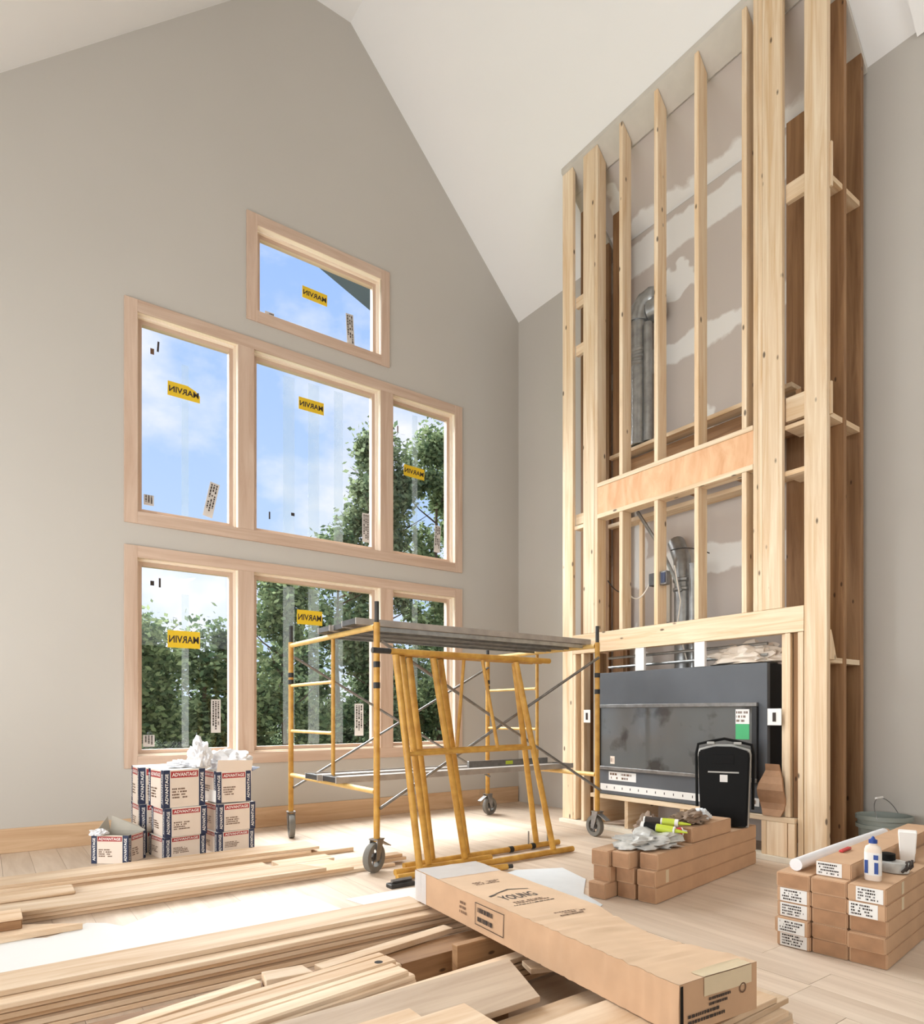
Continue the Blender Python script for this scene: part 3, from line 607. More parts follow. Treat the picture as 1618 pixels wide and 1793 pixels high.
# ================================================================== joint-compound boxes
def adv_face(par, o, n, w, h, red=True, flap=False, seed=1, vert=True):
    """print on one side of a box: o = centre of the face, n = outward normal"""
    o = Vector(o); n = Vector(n).normalized(); uz = Vector((0, 0, 1)); ux = uz.cross(n)
    e = n * .0012; bw = w * .15
    MB().quad(*rect(o + e, ux, uz, w * .68, h * .985)).obj('front_print', 'box_cream', par)
    for s in (-1, 1):
        MB().quad(*rect(o + e + ux * s * (w / 2 - bw / 2), ux, uz, bw, h)).obj('blue_band', 'box_blue', par)
        if vert: lettering(MB(), 'ADVANTAGE', o + e * 1.9 + ux * s * (w / 2 - bw / 2), uz, -ux, h * .8, bw * .5).obj('lettering', 'box_white', par)
    if red:
        MB().quad(*rect(o + e * 1.6 + uz * h * .37, ux, uz, w * .66, h * .17)).obj('red_band', 'box_red', par)
        lettering(MB(), 'ADVANTAGE', o + e * 2.4 + uz * h * .37, ux, uz, w * .6, h * .1).obj('lettering', 'box_white', par)
    print_rows(MB(), o + e * 1.8 - uz * h * .12 - ux * w * .1, ux, uz, w * .4, h * .3, 4, seed, .9).obj('print', 'ink_brown', par)
def adv_box(label, x, y, z, yaw, w, d, h, seed=1, top=True, tilt=0):
    t = thing('joint_compound_box', label, 'box', (x, y, z), 'stacked joint compound boxes'); M = yawM((x, y, z), yaw) @ Matrix.Rotation(R(tilt), 4, 'Y')
    if top: MB(M).box(-w / 2, w / 2, -d / 2, d / 2, 0, h).obj('carton', 'box_white', t, bev=.003)
    R3 = M.to_3x3()
    for n, ww, dd in (((0, -1, 0), w, d / 2), ((-1, 0, 0), d, w / 2), ((1, 0, 0), d, w / 2)):
        adv_face(t, M @ (Vector(n) * dd + Vector((0, 0, h / 2))), R3 @ Vector(n), ww, h, True, seed=seed + int(n[0] * 3))
    return t, M
yf = 5.27
adv_box('bottom box of the left front stack of red and blue joint compound boxes', 1.18, yf, 0, 9, .30, .30, .158, 1)
adv_box('middle box of the left front stack of red and blue joint compound boxes', 1.19, yf - .01, .16, 6, .30, .30, .208, 2)
adv_box('top closed box of the left front stack, white top beside the plastic bag', 1.175, yf, .37, 8, .30, .30, .275, 3)
adv_box('bottom box of the half hidden stack behind the left front boxes', 1.11, yf + .34, 0, 0, .30, .30, .158, 4)
adv_box('middle box of the half hidden stack behind the left front boxes', 1.10, yf + .33, .16, 2, .30, .30, .208, 5)
adv_box('top box of the half hidden stack behind the left front boxes', 1.10, yf + .34, .37, 0, .30, .30, .275, 6)
adv_box('bottom box of the right stack under the open box', 1.555, yf + .0, 0, 5, .29, .30, .158, 7)
adv_box('middle box of the right stack under the open box', 1.56, yf, .16, 6, .29, .30, .208, 8)
# open box on the right stack, flap up, plastic bags spilling out
t, M = adv_box('open joint compound box with raised flap topping the right stack', 1.535, yf - .005, .377, 5, .27, .28, .235, 9, top=False, tilt=2.5)
w, d, h = .27, .28, .235
MB(M).box(-w / 2, w / 2, -d / 2, -d / 2 + .004, 0, h).box(-w / 2, w / 2, d / 2 - .004, d / 2, 0, h).box(-w / 2, -w / 2 + .004, -d / 2 + .004, d / 2 - .004, 0, h).box(w / 2 - .004, w / 2, -d / 2 + .004, d / 2 - .004, 0, h).box(-w / 2, w / 2, -d / 2, d / 2, 0, .004).obj('carton', 'box_white', t)
MB(M).hexa([(-w / 2, -d / 2, h), (w / 2, -d / 2, h), (w / 2, -d / 2 + .004, h), (-w / 2, -d / 2 + .004, h), (-w / 2 - .0, -d / 2 - .02, h + .085), (w / 2, -d / 2 - .02, h + .085), (w / 2, -d / 2 - .016, h + .085), (-w / 2, -d / 2 - .016, h + .085)]).obj('flap', 'box_cream', t)
MB(M).hexa([(w / 2, -d / 2, h), (w / 2 + .004, -d / 2, h), (w / 2 + .004, d / 2, h), (w / 2, d / 2, h), (w / 2 + .07, -d / 2, h + .03), (w / 2 + .074, -d / 2, h + .03), (w / 2 + .074, d / 2, h + .03), (w / 2 + .07, d / 2, h + .03)]).obj('flap', 'box_blue', t)
tag(crumple('plastic_bag', (1.56, yf + .02, .66), (.16, .13, .105), 5, 'plastic_bag', amp=.55, flat=.4), 'white plastic bag stuffed into the open joint compound box', 'plastic bag')
tag(crumple('plastic_bag', (1.335, yf - .04, .70), (.085, .09, .135), 9, 'plastic_bag', amp=.55, flat=.4), 'white plastic bag between the two top boxes, draped over the closed one', 'plastic bag')
tag(crumple('plastic_bag', (1.20, yf + .03, .662), (.09, .07, .04), 12, 'plastic_bag', amp=.5, flat=.4), 'small white plastic scrap lying on the top closed box', 'plastic bag')
# cut-down open box on the floor
t = thing('open_box', 'low open joint compound box on the floor left of the stacks, empty with pointed flap', 'box', (.79, 5.29, 0)); M = yawM((.79, 5.29, 0), 50); w, d, h = .22, .27, .2
MB(M).box(-w / 2, w / 2, -d / 2, -d / 2 + .004, 0, h).box(-w / 2, w / 2, d / 2 - .004, d / 2, 0, h).box(-w / 2, -w / 2 + .004, -d / 2 + .004, d / 2 - .004, 0, h).box(w / 2 - .004, w / 2, -d / 2 + .004, d / 2 - .004, 0, h).box(-w / 2, w / 2, -d / 2, d / 2, 0, .004).obj('carton', 'box_inside', t)
for s, pp in ((1, [(-w / 2, d / 2, h), (w / 2, d / 2, h), (w / 2 - .0, d / 2 + .02, h + .10), (-w / 2 + .1, d / 2 + .02, h + .02)]), (2, [(w / 2, -d / 2, h), (w / 2, d / 2, h), (w / 2 + .02, d / 2 + .0, h + .10), (w / 2 + .02, -d / 2 + .06, h + .03)])):
    MB(M).add(pp + [(x * .98, y * .98, z) for x, y, z in pp], [(0, 1, 2, 3), (7, 6, 5, 4), (0, 4, 5, 1), (1, 5, 6, 2), (2, 6, 7, 3), (3, 7, 4, 0)]).obj('flap', 'box_inside', t)
R3 = M.to_3x3()
for n, ww, dd in (((0, -1, 0), w, d / 2), ((-1, 0, 0), d, w / 2)): adv_face(t, M @ (Vector(n) * dd + Vector((0, 0, h / 2))), R3 @ Vector(n), ww, h, True, seed=3, vert=True)
tag(crumple('plastic_bag', (.655, 5.25, .215), (.06, .055, .03), 15, 'plastic_bag', amp=.5, flat=.4), 'white plastic scrap hanging on the rim of the low open box', 'plastic bag')
tag(MB().box(.5, .56, 5.12, 5.14, 0, .01).obj('wood_chip', 'ink_brown'), 'small dark wood chip on the floor left of the low open box', 'wood chip')

# ================================================================== lumber
def board(label, x0, x1, y0, y1, z0, th=.019, yaw=0, m='pine_x', group=None, cut=(0, 0), bev=.0015, name='pine_board', tiltz=0):
    cx, cy = (x0 + x1) / 2, (y0 + y1) / 2; M = Matrix.Translation((cx, cy, z0)) @ Matrix.Rotation(R(yaw), 4, 'Z') @ Matrix.Rotation(R(tiltz), 4, 'Y')
    a, w = (x1 - x0) / 2, (y1 - y0) / 2
    o = MB(M).hexa([(-a, -w, 0), (a + cut[0], -w, 0), (a + cut[1], w, 0), (-a, w, 0), (-a, -w, th), (a + cut[0], -w, th), (a + cut[1], w, th), (-a, w, th)]).obj(name, m, bev=bev)
    # the origin sits at the base; leave axes straight so the grain follows the board
    return tag(o, label, 'board', group)
G1, G2, G3 = 'boards stacked near the boxes', 'boards stacked across the middle of the floor', 'boards heaped in the foreground'
board('lowest board of the pile in front of the joint compound boxes', -1.2, 2.30, 4.60, 4.84, .0005, .03, group=G1)
board('second board of the pile in front of the joint compound boxes', -1.2, 1.95, 4.583, 4.83, .031, .019, group=G1)
board('top board of the pile in front of the joint compound boxes, with pale surface', -1.2, 2.02, 4.60, 4.845, .0505, .02, group=G1)
board('short pale board between the two far piles, ending near the scaffold post', 1.62, 2.02, 4.34, 4.50, .001, .03, group=G1)
board('lowest board of the pile left of the near caster', -1.2, 2.3, 3.97, 4.30, .0005, .022, group=G1)
board('second board of the pile left of the near caster, reaching furthest right', -1.2, 1.98, 3.955, 4.27, .023, .022, group=G1, cut=(0, -.04))
board('top front board of the pile left of the near caster, with an angled end', -1.2, 1.72, 3.94, 4.19, .046, .022, group=G1, cut=(.06, -.06))
board('top rear board of the pile left of the near caster', -1.2, 1.5, 4.195, 4.34, .046, .022, group=G1)
board('short board lying loose on the pile at the left edge', -1.0, .41, 4.16, 4.33, .069, .02, group=G1, bev=.006)
board('lowest board end right of the near caster', 2.18, 2.42, 4.02, 4.14, .023, .02, group=G1); board('upper board end right of the near caster', 2.2, 2.4, 4.04, 4.13, .044, .02, group=G1)
t = thing('scrap_block', 'short dark-faced wood block at the left edge of the photo', 'wood block', (.0, 3.85, .02))
MB().box(-.4, .15, 3.76, 3.93, .034, .078).obj('block', 'dark_stud_x', t, bev=.004); MB().box(-.4, .152, 3.755, 3.93, .079, .09).obj('top_layer', 'pine_x', t, bev=.002)
board('thin offcut board under the dark block at the left edge', -.6, .39, 3.67, 3.86, .003, .03, yaw=3, group=G1, cut=(.0, -.28))
# middle pile
ys = [(2.60, 2.83), (2.595, 2.83), (2.61, 2.835), (2.60, 2.83), (2.595, 2.82), (2.585, 2.83)]
nm = ['bottom', 'second', 'third', 'fourth', 'fifth', 'sixth']
for i, (a, b_) in enumerate(ys): board(nm[i] + ' board counted from the floor in the long middle pile', -1.1, 1.95 - .03 * i + (.1 if i % 2 else 0), a + (i * 37 % 5) * .004 - .008, b_, .0005 + i * .0206, .0185, group=G2, bev=.003)
board('top board of the long middle pile, set back from its front edge', -1.1, 1.72, 2.645, 2.83, .1235, .02, group=G2)
# foreground heap
board('lowest wide board of the foreground heap, mostly hidden', .2, 2.2, 1.15, 1.45, .0005, .03, group=G3)
board('dark wide board on the floor beneath the long carton', .6, 2.25, 1.48, 1.90, .0005, .022, group=G3, m='grey_plank')
board('thick dark board beneath the middle of the long carton', 1.3, 2.1, 2.21, 2.36, .0005, .09, group=G3, m='dark_stud_x', yaw=2)
board('low dark board under the block end at the lower left', .1, 1.02, 2.262, 2.345, .0005, .09, group=G3, m='dark_stud_x')
board('narrow board on edge under the middle of the long carton', 1.5, 2.2, 2.115, 2.15, .0005, .143, group=G3, yaw=1, m='dark_stud_x')  # dark timber colour stands in for the shaded gap under the carton
for i in range(4):
    board(['lowest', 'second', 'third', 'uppermost'][i] + ' thin strip in the bundle sloping under the long carton', (1.28 if i < 3 else .85) + .03 * i, 2.0 + .04 * i, 1.915 + .004 * i, 1.975 + .002 * i, .0232 + .0245 * i, .0195, yaw=3, group=G3)
board('pale strip rising to the right beneath the long carton, angled end', 1.0, 1.66, 2.315, 2.375, .094, .024, yaw=9, group=G3)
board('flat block end of the strip beside the grooved mouldings', .80, .965, 2.245, 2.33, .094, .034, yaw=-8, group=G3, name='wood_block', cut=(.0, -.02))
board('long pale strip at the lower left, before the block end', .1, .79, 2.215, 2.265, .092, .022, yaw=12, group=G3)
board('low greyish strip under the grooved mouldings', .2, 1.26, 1.955, 2.185, .0005, .08, yaw=6, group=G3, m='grey_plank')
def moulding(label, x0, x1, yc, w, z, yaw, knotx=None):
    t = thing('wood_moulding', label, 'moulding', ((x0 + x1) / 2, yc, z), 'grooved mouldings in the foreground'); M = Matrix.Translation(((x0 + x1) / 2, yc, z)) @ Matrix.Rotation(R(yaw), 4, 'Z'); a = (x1 - x0) / 2
    pr = [(-w / 2, 0), (w / 2, 0), (w / 2, .012), (w / 2 - .006, .018), (.02, .018), (.016, .013), (.011, .013), (.008, .018), (-w / 2 + .006, .018), (-w / 2, .012)]; n = len(pr)
    MB(M).add([(-a, p, q) for p, q in pr] + [(a, p, q) for p, q in pr], [list(range(n)), list(range(n, 2 * n))[::-1]] + [(i, n + i, n + (i + 1) % n, (i + 1) % n) for i in range(n)]).obj('profile', 'pine_x', t)
    if knotx: MB(M).lathe((a - knotx, -.03, .0181), [(.0001, 0), (.016, 0), (.014, .0008), (.0001, .001)], 12).obj('knot', 'knot', t)
moulding('upper grooved moulding with a dark knot near its end', .25, 1.24, 2.135, .113, .1185, 7, .06)
moulding('second grooved moulding, in front of the one with the knot', .2, 1.225, 2.012, .105, .1185, 7)
moulding('lower grooved moulding under the one with the knot', .3, 1.262, 2.132, .108, .0995, 7)
moulding('lower grooved moulding under the second one', .3, 1.25, 2.012, .1, .0995, 7)
moulding('lowest grooved moulding of the rear pair', .3, 1.25, 2.135, .108, .081, 7)
moulding('lowest grooved moulding of the front pair', .3, 1.256, 2.014, .1, .081, 7)
board('wide greyish plank with slanted end, lying flat in the foreground', .3, 1.52, 1.583, 1.90, .1215, .02, m='grey_plank', group=G3, cut=(-.066, .066))
board('thick board lying under the wide greyish plank', .4, 1.42, 1.70, 1.84, .0232, .097, m='dark_stud_x', group=G3)
board('pale board in the lowest foreground, left of two stepped ends', .1, 1.045, 1.40, 1.718, .1425, .019, group=G3)
board('pale board with a square end, right of the stepped pair', .3, 1.173, 1.30, 1.612, .1625, .019, group=G3)
board('pale board passing under the near end of the long carton', .9, 2.1, 1.455, 1.585, .0865, .02, group=G3)
for i in range(3): board(['lowest', 'middle', 'upper'][i] + ' board stacked under the pale one passing below the carton', .9 + .03 * i, 2.12 - .04 * i, 1.46 + .006 * i, 1.58, .023 + .021 * i, .0205, group=G3)
board('pale board at the bottom edge, in front of the one passing under the carton', .0 + 1.06, 2.02, 1.20, 1.43, .1285, .02, group=G3)
for i in range(4): board(['lowest', 'second', 'third', 'uppermost'][i] + ' board end fanned out right of the carton near end', 1.24, 2.16 + [.03, .0, .05, -.02][i], 1.14 + .01 * i, 1.42 + .02 * (i % 2), .031 + .0195 * i - (0 if i < 4 else 0), .0188, yaw=[1, -1, 1.5, .5][i], group=G3)
board('thin board edge showing right of the carton near end, above the fan', 1.3, 2.16, 1.33, 1.44, .1285 - .0195, .019, yaw=2, group=G3)
board('small pale offcut beneath the carton side', 1.63, 1.74, 1.79, 1.88, .1, .02, yaw=-20, group=G3, name='wood_offcut')

# paper on the floor
def sheet(name, label, pts, mat, z=.0012, th=.0012): return tag(MB().prism([(p[0], p[1]) for p in pts], z, z + th).obj(name, mat), label, 'paper')
sheet('floor_paper', 'white torn floor paper between the board piles at left', [(-.6, 2.9), (.5, 2.93), (1.62, 3.2), (1.56, 3.27), (1.53, 3.58), (1.485, 3.70), (1.33, 3.735), (1.20, 3.74), (1.08, 3.71), (.97, 3.69), (.867, 3.634), (.8, 3.74), (.755, 3.785), (.65, 3.70), (.56, 3.636), (.5, 3.74), (.42, 3.797), (.34, 3.71), (.24, 3.655), (.06, 3.76), (-.6, 3.8)], 'paper')
sheet('floor_paper', 'white paper sheet on the floor beside the far end of the long carton', [(1.697, 3.25), (1.86, 3.05), (2.3, 3.1), (2.25, 3.35), (2.078, 3.43), (1.662, 3.426)], 'paper')
sheet('plastic_sheet', 'thin pale plastic sheet on the floor behind the long carton', [(2.2, 2.85), (2.3, 3.1), (2.62, 3.32), (2.9, 3.40), (3.2, 3.26), (3.1, 2.95), (2.84, 2.72), (2.76, 2.5), (2.59, 2.42), (2.3, 2.6)], 'paper_blue')

# ================================================================== long carton across the lumber
t = thing('long_carton', 'long brown cardboard carton lying across the foreground boards, crumpled near end', 'carton', (1.77, 1.94, .15))
A = Vector((.083, .9966, 0)); B = Vector((.9966, -.083, 0)); O = Vector((1.566, 1.14, .153)); LN, WD, HT = 1.60, .345, .142
def cp(u, v, w): # u along, v across, w up, with sag and crushed side
    p = O + A * (u * LN) + B * (v * WD) + Vector((0, 0, w * HT))
    k = max(0, 1 - abs(u - .24) / .24); k = k * k * (3 - 2 * k)
    p.z -= w * .022 * k * (v ** 1.5); p -= B * (.03 * k * (v ** 2) * w)
    if w > .5: p.z += (.004 * noise.noise(Vector((u * 38, v * 1.6, 3))) + .004 * noise.noise(Vector((u * 90, v * 1.2, 8)))) * (1.2 if u < .45 else .2)
    if v < .02: p += B * (.005 * noise.noise(Vector((u * 60, w * 1.5, 9))) * (1 if u < .55 else .2))
    return p
mb = MB(); nu, nv, nw = 110, 14, 8
def grid(fn, a, b_, flip=False):
    vs = [fn(i / a, j / b_) for i in range(a + 1) for j in range(b_ + 1)]
    fs = [(i * (b_ + 1) + j, (i + 1) * (b_ + 1) + j, (i + 1) * (b_ + 1) + j + 1, i * (b_ + 1) + j + 1) for i in range(a) for j in range(b_)]
    mb.add(vs, [f[::-1] for f in fs] if flip else fs)
grid(lambda u, v: cp(u, v, 0), nu, nv); grid(lambda u, w: cp(u, 0, w), nu, nw, True); grid(lambda u, w: cp(u, 1, w), nu, nw); grid(lambda v, w: cp(0, v, w), nv, nw); grid(lambda v, w: cp(1, v, w), nv, nw, True)
mb.obj('carton_body', 'cardboard', t, smooth=True)
mb = MB(); grid(lambda u, v: cp(u, v, 1) + Vector((0, 0, .0008)), nu, nv, True); mb.obj('carton_top', 'cardboard_lit', t, smooth=True)
mb = MB(); grid(lambda u, v: cp(u * .028, .3 + v * .62, 1) + Vector((0, 0, .0022)), 4, 10, True); grid(lambda v, w: cp(0, .3 + v * .62, .62 + w * .38) - A * .0022, 10, 4); mb.obj('tape', 'carton_tape', t, smooth=True)
mb = MB(); grid(lambda u, v: cp(.86 + u * .14, v * 1.0, 1) + Vector((0, 0, .003 + .003 * noise.noise(Vector((u * 9, v * 6, 1))))), 14, 14, True)
grid(lambda u, w: cp(.93 + u * .07, 0, w) - B * (.003 + .0015 * math.sin(u * 40)), 14, 6, True); grid(lambda v, w: cp(1, v, w) + A * .003, 10, 6, True); mb.obj('plastic_wrap', 'film_clear', t, smooth=True)
def ontop(u, v): return cp(u, v, 1) + Vector((0, 0, .0022))
mb = lettering(MB(), 'YOUNG', ontop(.605, .44), B, A, .17, .066); mb.obj('lettering', 'ink', t)
mb = MB(); c = ontop(.655, .5)
for s in (-1, 1): mb.quad(c + A * .028, c + B * s * .085 + A * -.006, c + B * s * .085 + A * -.013, c + A * .018)
mb.quad(c + B * -.135 + A * -.03, c + B * -.09 + A * -.012, c + B * -.085 + A * -.02, c + B * -.13 + A * -.042); mb.obj('roof_mark', 'ink', t)
print_rows(MB(), ontop(.555, .5), B, A, .19, .035, 2, 3, .95).obj('print', 'ink_brown', t); print_rows(MB(), ontop(.535, .5), B, A, .24, .012, 1, 4, .98).obj('print', 'ink', t)
print_rows(MB(), ontop(.76, .5), B, A, .16, .05, 3, 5, .9).obj('print', 'ink_brown', t)
mb = print_rows(MB(), ontop(.43, .6), B, A, .15, .055, 3, 6, .95); mb.obj('print', 'ink_brown', t)
def onside(u, w): return cp(u, 0, w) - B * .004
mb = MB(); a0, a1, w0, w1 = .53, .66, .2, .84
for (p, q, r_, s_) in ((a0, a1, w0, w0 + .02), (a0, a1, w1 - .02, w1), (a0, a0 + .002, w0, w1), (a1 - .002, a1, w0, w1)): mb.quad(onside(p, r_), onside(p, s_), onside(q, s_), onside(q, r_))
mb.obj('print_border', 'ink', t)
for wz, sd in ((.65, 7), (.38, 8)): print_rows(MB(), onside(.605, wz), -A, (0, 0, 1), .14, .034, 1, sd, 1).obj('print', 'ink', t)
print_rows(MB(), onside(.72, .5), -A, (0, 0, 1), .06, .06, 3, 11, .9).obj('print', 'ink_brown', t)
def onend(v, w): return cp(0, v, w) - A * .0025
print_rows(MB(), onend(.52, .5), B, (0, 0, 1), .11, .03, 2, 12, .98).obj('print', 'ink', t); print_rows(MB(), onend(.35, .26), B, (0, 0, 1), .17, .035, 2, 13, .98).obj('print', 'ink', t)
MB().quad(onend(.012, .0), onend(.05, .0), onend(.045, .97), onend(.008, .97)).obj('dark_gap_strip', 'black_plastic', t)  # flat black strip paints the darkness inside the open flap gap
mb = MB(); c = onend(.8, .56); mb.add([c + B * .016 * math.cos(k * math.pi / 8) * f + Vector((0, 0, .016 * math.sin(k * math.pi / 8) * f)) for k in range(16) for f in (1, .72)], [(2 * k, 2 * ((k + 1) % 16), 2 * ((k + 1) % 16) + 1, 2 * k + 1) for k in range(16)]); mb.obj('round_mark', 'ink_brown', t)

# ================================================================== slim cartons
def slim(label, M, x0, l, y, z, w, h, group, lab=None, tape=False, seed=1, par=None):
    t = thing('slim_carton', label, 'carton', M @ Vector((x0 + l / 2, y + w / 2, z)), group)
    MB(M).box(x0, x0 + l, y, y + w, z, z + h).obj('carton_body', 'cardboard', t, bev=.004, seg=2)
    e = M.to_3x3() @ Vector((-1, 0, 0)); uy = M.to_3x3() @ Vector((0, -1, 0))
    if lab:
        c = M @ Vector((x0 - .001, y + w * lab[0], z + h / 2)); s = MB().quad(*rect(c, uy, (0, 0, 1), w * lab[1], h * .9)).obj('label', 'label_white', t)
        print_rows(MB(), c + e * .0008, uy, (0, 0, 1), w * lab[1] * .85, h * .75, 4, seed, .85).obj('print', 'ink', s)
    else:
        c = M @ Vector((x0 - .001, y + w / 2, z + h / 2)); MB().quad(*rect(c, uy, (0, 0, 1), w * .9, h * .86)).obj('end_flap', 'cardboard_dark', t)
    if tape: MB(M).box(x0 + tape, x0 + tape + .035, y - .001, y - .0002, z + h * .1, z + h * .9).obj('tape', 'carton_tape', t)
GA, GB = 'slim cartons before the fireplace', 'slim cartons at the right edge'
MA = yawM((3.0, 2.33, 0), 9.5); rowsn = ['bottom', 'middle', 'top']; coln = ['nearest the right cartons', 'in the centre', 'nearest the scaffold']
for c in range(3):
    for r_ in range(3):
        x = [.0, -.03, -.09][c] + [[.0, -.01, .02], [.03, .015, -.03], [-.03, .02, .0]][c][r_]
        slim('%s brown carton %s in the stack before the fireplace' % (rowsn[r_], ['of the side column facing right', 'of the centre column', 'of the column on the scaffold side'][c]), MA, x, 1.42 - x, .118 * c + (.012 if c else 0), .001 + r_ * .0905, .112, .0895, GA, tape=(.12 if (c, r_) == (0, 1) else False) if c == 0 else False)
MBm = yawM((2.98, 1.175, 0), 6.8)
cn = ['right column', 'centre column', 'left column']; rn = ['bottom', 'second', 'third', 'fourth', 'fifth', 'sixth']
LAB = {(0, 4): (.42, .7), (0, 3): (.58, .75), (1, 5): (.62, .72), (2, 0): (.5, .8), (2, 1): (.5, .8), (2, 2): (.5, .8), (2, 3): (.5, .8)}
for c in range(3):
    for r_ in range(6 if c == 1 else 5):
        x = random.Random(c * 10 + r_).uniform(-.015, .02) + [0, .01, -.01][c] + (.0 if (c, r_) != (1, 5) else .03)
        slim('%s brown carton from the floor, %s of the right-hand stack' % (rn[r_], cn[c]), MBm, x, 1.45, .0 + .147 * c, .001 + r_ * .0668, .143, .0662, GB, LAB.get((c, r_)), tape=.22 if (c, r_) in ((0, 3), (0, 4)) else False, seed=c * 7 + r_)
zt = .001 + 5 * .0668
def onB(x, y, z=zt): return MBm @ Vector((x, y, z))
# things on the right cartons
tb = thing('rolled_tube', 'long white rolled tube lying along the top of the right cartons', 'roll', onB(.5, .31, zt + .067))
MB().tube([onB(.06, .375, zt + .03), onB(.6, .36, zt + .035), onB(1.2, .33, zt + .04)], .028, 14).obj('roll', 'plastic_bag', tb, smooth=True)
MB().tube([onB(1.201, .33, zt + .04), onB(1.25, .327, zt + .041)], .02, 14).obj('core', 'cardboard', tb, smooth=True)
tag(MB(MBm).box(.3, .42, .255, .275, zt + .0675, zt + .079).obj('red_marker', 'red_label', bev=.004), 'small red marker on the topmost right carton', 'marker')
gb = thing('glue_bottle', 'white glue bottle with blue cap standing on the right cartons', 'bottle', onB(.13, .085)); c = onB(.13, .085, zt + .0005)
Mg = yawM(c, 10) @ Matrix.Scale(.8, 4)
def squircle(mb, M, prof, seg=20, ex=1.0, ey=.62):
    vs = []; fs = []
    for r_, h in prof:
        for k in range(seg):
            a = 2 * math.pi * k / seg; ca, sa = math.cos(a), math.sin(a); f = (abs(ca) ** 3 + abs(sa) ** 3) ** (-1 / 3); vs.append((r_ * f * ca * ey, r_ * f * sa * ex, h))
    for i in range(len(prof) - 1):
        for k in range(seg): a, b_ = i * seg + k, i * seg + (k + 1) % seg; fs.append((a, b_, b_ + seg, a + seg))
    fs += [list(range(seg))[::-1], list(range((len(prof) - 1) * seg, len(prof) * seg))]
    return mb.add([M @ Vector(v) for v in vs], fs)
squircle(MB(), Mg, [(.036, 0), (.04, .006), (.04, .165), (.034, .182), (.018, .192), (.018, .2)]).obj('bottle_body', 'box_cream', gb, smooth=True)
MB(Mg).lathe((0, 0, .2), [(.021, 0), (.021, .018), (.012, .022), (.006, .034), (.004, .036)], 16).obj('cap', 'blue_cap', gb, smooth=True)
squircle(MB(), Mg, [(.0404, .03), (.0406, .032), (.0406, .15)], ey=.63).obj('label_band', 'label_white', gb, smooth=True)
for y0, y1, z0, z1 in ((.018, .034, .04, .11), (-.03, -.008, .115, .14), (-.03, -.012, .04, .1)): MB(Mg).box(-.0285, -.0262, y0, y1, z0, z1).obj('label_patch', 'blue_cap', gb)
cu = thing('paper_cup', 'white square paper tub behind the glue bottle on the right cartons', 'cup', onB(.68, .09)); Mc = yawM(onB(.68, .09, zt + .0005), 20) @ Matrix.Scale(.86, 4)
MB(Mc).hexa([(-.035, -.035, 0), (.035, -.035, 0), (.035, .035, 0), (-.035, .035, 0), (-.045, -.045, .17), (.045, -.045, .17), (.045, .045, .17), (-.045, .045, .17)]).obj('tub', 'box_white', cu, bev=.004)
MB(Mc).box(-.036, .036, -.0375, -.036, .002, .05).obj('tub_base', 'cardboard_lit', cu)
ro = thing('wire_roll', 'small silver and black roll of hardware beside the glue bottle', 'roll', onB(.36, .07)); c = onB(.38, .07, zt + .0005)
MB().lathe(c, [(.03, 0), (.058, .002), (.06, .02), (.058, .045), (.03, .047)], 20).obj('coil', 'bag_silver', ro, smooth=True)
MB().lathe(c + Vector((.0, .03, .0475)), [(.02, 0), (.034, .004), (.034, .03), (.02, .034)], 18, (0, 0, 1)).obj('spool', 'black_plastic', ro, smooth=True)
for k in range(3): MB().tube([c + Vector((-.05 + .03 * k, -.05, .012)), c + Vector((-.03 + .03 * k, -.062, .03)), c + Vector((.0 + .03 * k, -.05, .05))], .006, 6).obj('strap', 'ink', ro)
# bucket
bk = thing('bucket', 'grey green plastic bucket in the corner right of the timber frame', 'bucket', (4.98, 1.98, 0))
MB().lathe((4.98, 1.98, .0005), [(.135, 0), (.14, .004), (.152, .27), (.168, .275), (.168, .3), (.156, .302), (.158, .33), (.17, .333), (.17, .36), (.163, .362), (.15, .33), (.133, .012), (.001, .01)], 32).obj('pail', 'bucket_green', bk, smooth=True)
MB().tube([Vector((4.98, 1.98, .345)) + Vector((.168 * math.cos(R(a)), .168 * math.sin(R(a)) * .35 - .03, .13 * math.sin(R(a)))) for a in range(0, 181, 12)], .003, 6).obj('handle', 'steel', bk)
MB().box(4.8262, 4.8275, 1.93, 2.0, .08, .2).obj('label', 'label_white', bk)
MB().tube([(4.93, 2.009, .475), (5.03, 2.009, .475)], .008, 8).obj('grip', 'box_white', bk)

# things on the fireplace cartons
za = .001 + 3 * .0905
def onA(x, y, z=za): return MA @ Vector((x, y, z))
slim('short brown carton lying on top of the stack before the fireplace', MA, .46, .56, .01, za + .0006, .2, .09, GA)
ca = thing('tool_case', 'tall black plastic tool case with grey rim and handle on the cartons', 'case', onA(1.22, .13)); Mk = yawM(onA(1.22, .14, za + .0006), 27) @ Matrix.Scale(1.24, 4)
# body: tapers to the bottom, faces the camera
def casebox(mb, x0, x1, y0, y1, wb, wt, ht):
    return mb.hexa([(x0, y0 - wb, 0), (x1, y0 - wb, 0), (x1, y1 + wb, 0), (x0, y1 + wb, 0), (x0, y0 - wt, ht), (x1, y0 - wt, ht), (x1, y1 + wt, ht), (x0, y1 + wt, ht)])
hw, HC = .125, .46
poly = [(-hw, 0), (hw, 0), (hw + .014, .40), (hw + .008, .43), (.05, .455), (-.05, .455), (-hw - .008, .43), (-hw - .014, .40)]; n = len(poly)
def slab(mb, x0, x1, s=1., dz=0.): 
    p = [(a * s, (b_ - .2) * s + .2 + dz) for a, b_ in poly]
    return mb.add([(x0, a, b_) for a, b_ in p] + [(x1, a, b_) for a, b_ in p], [list(range(n))[::-1], list(range(n, 2 * n))] + [(i, (i + 1) % n, n + (i + 1) % n, n + i) for i in range(n)][::1])
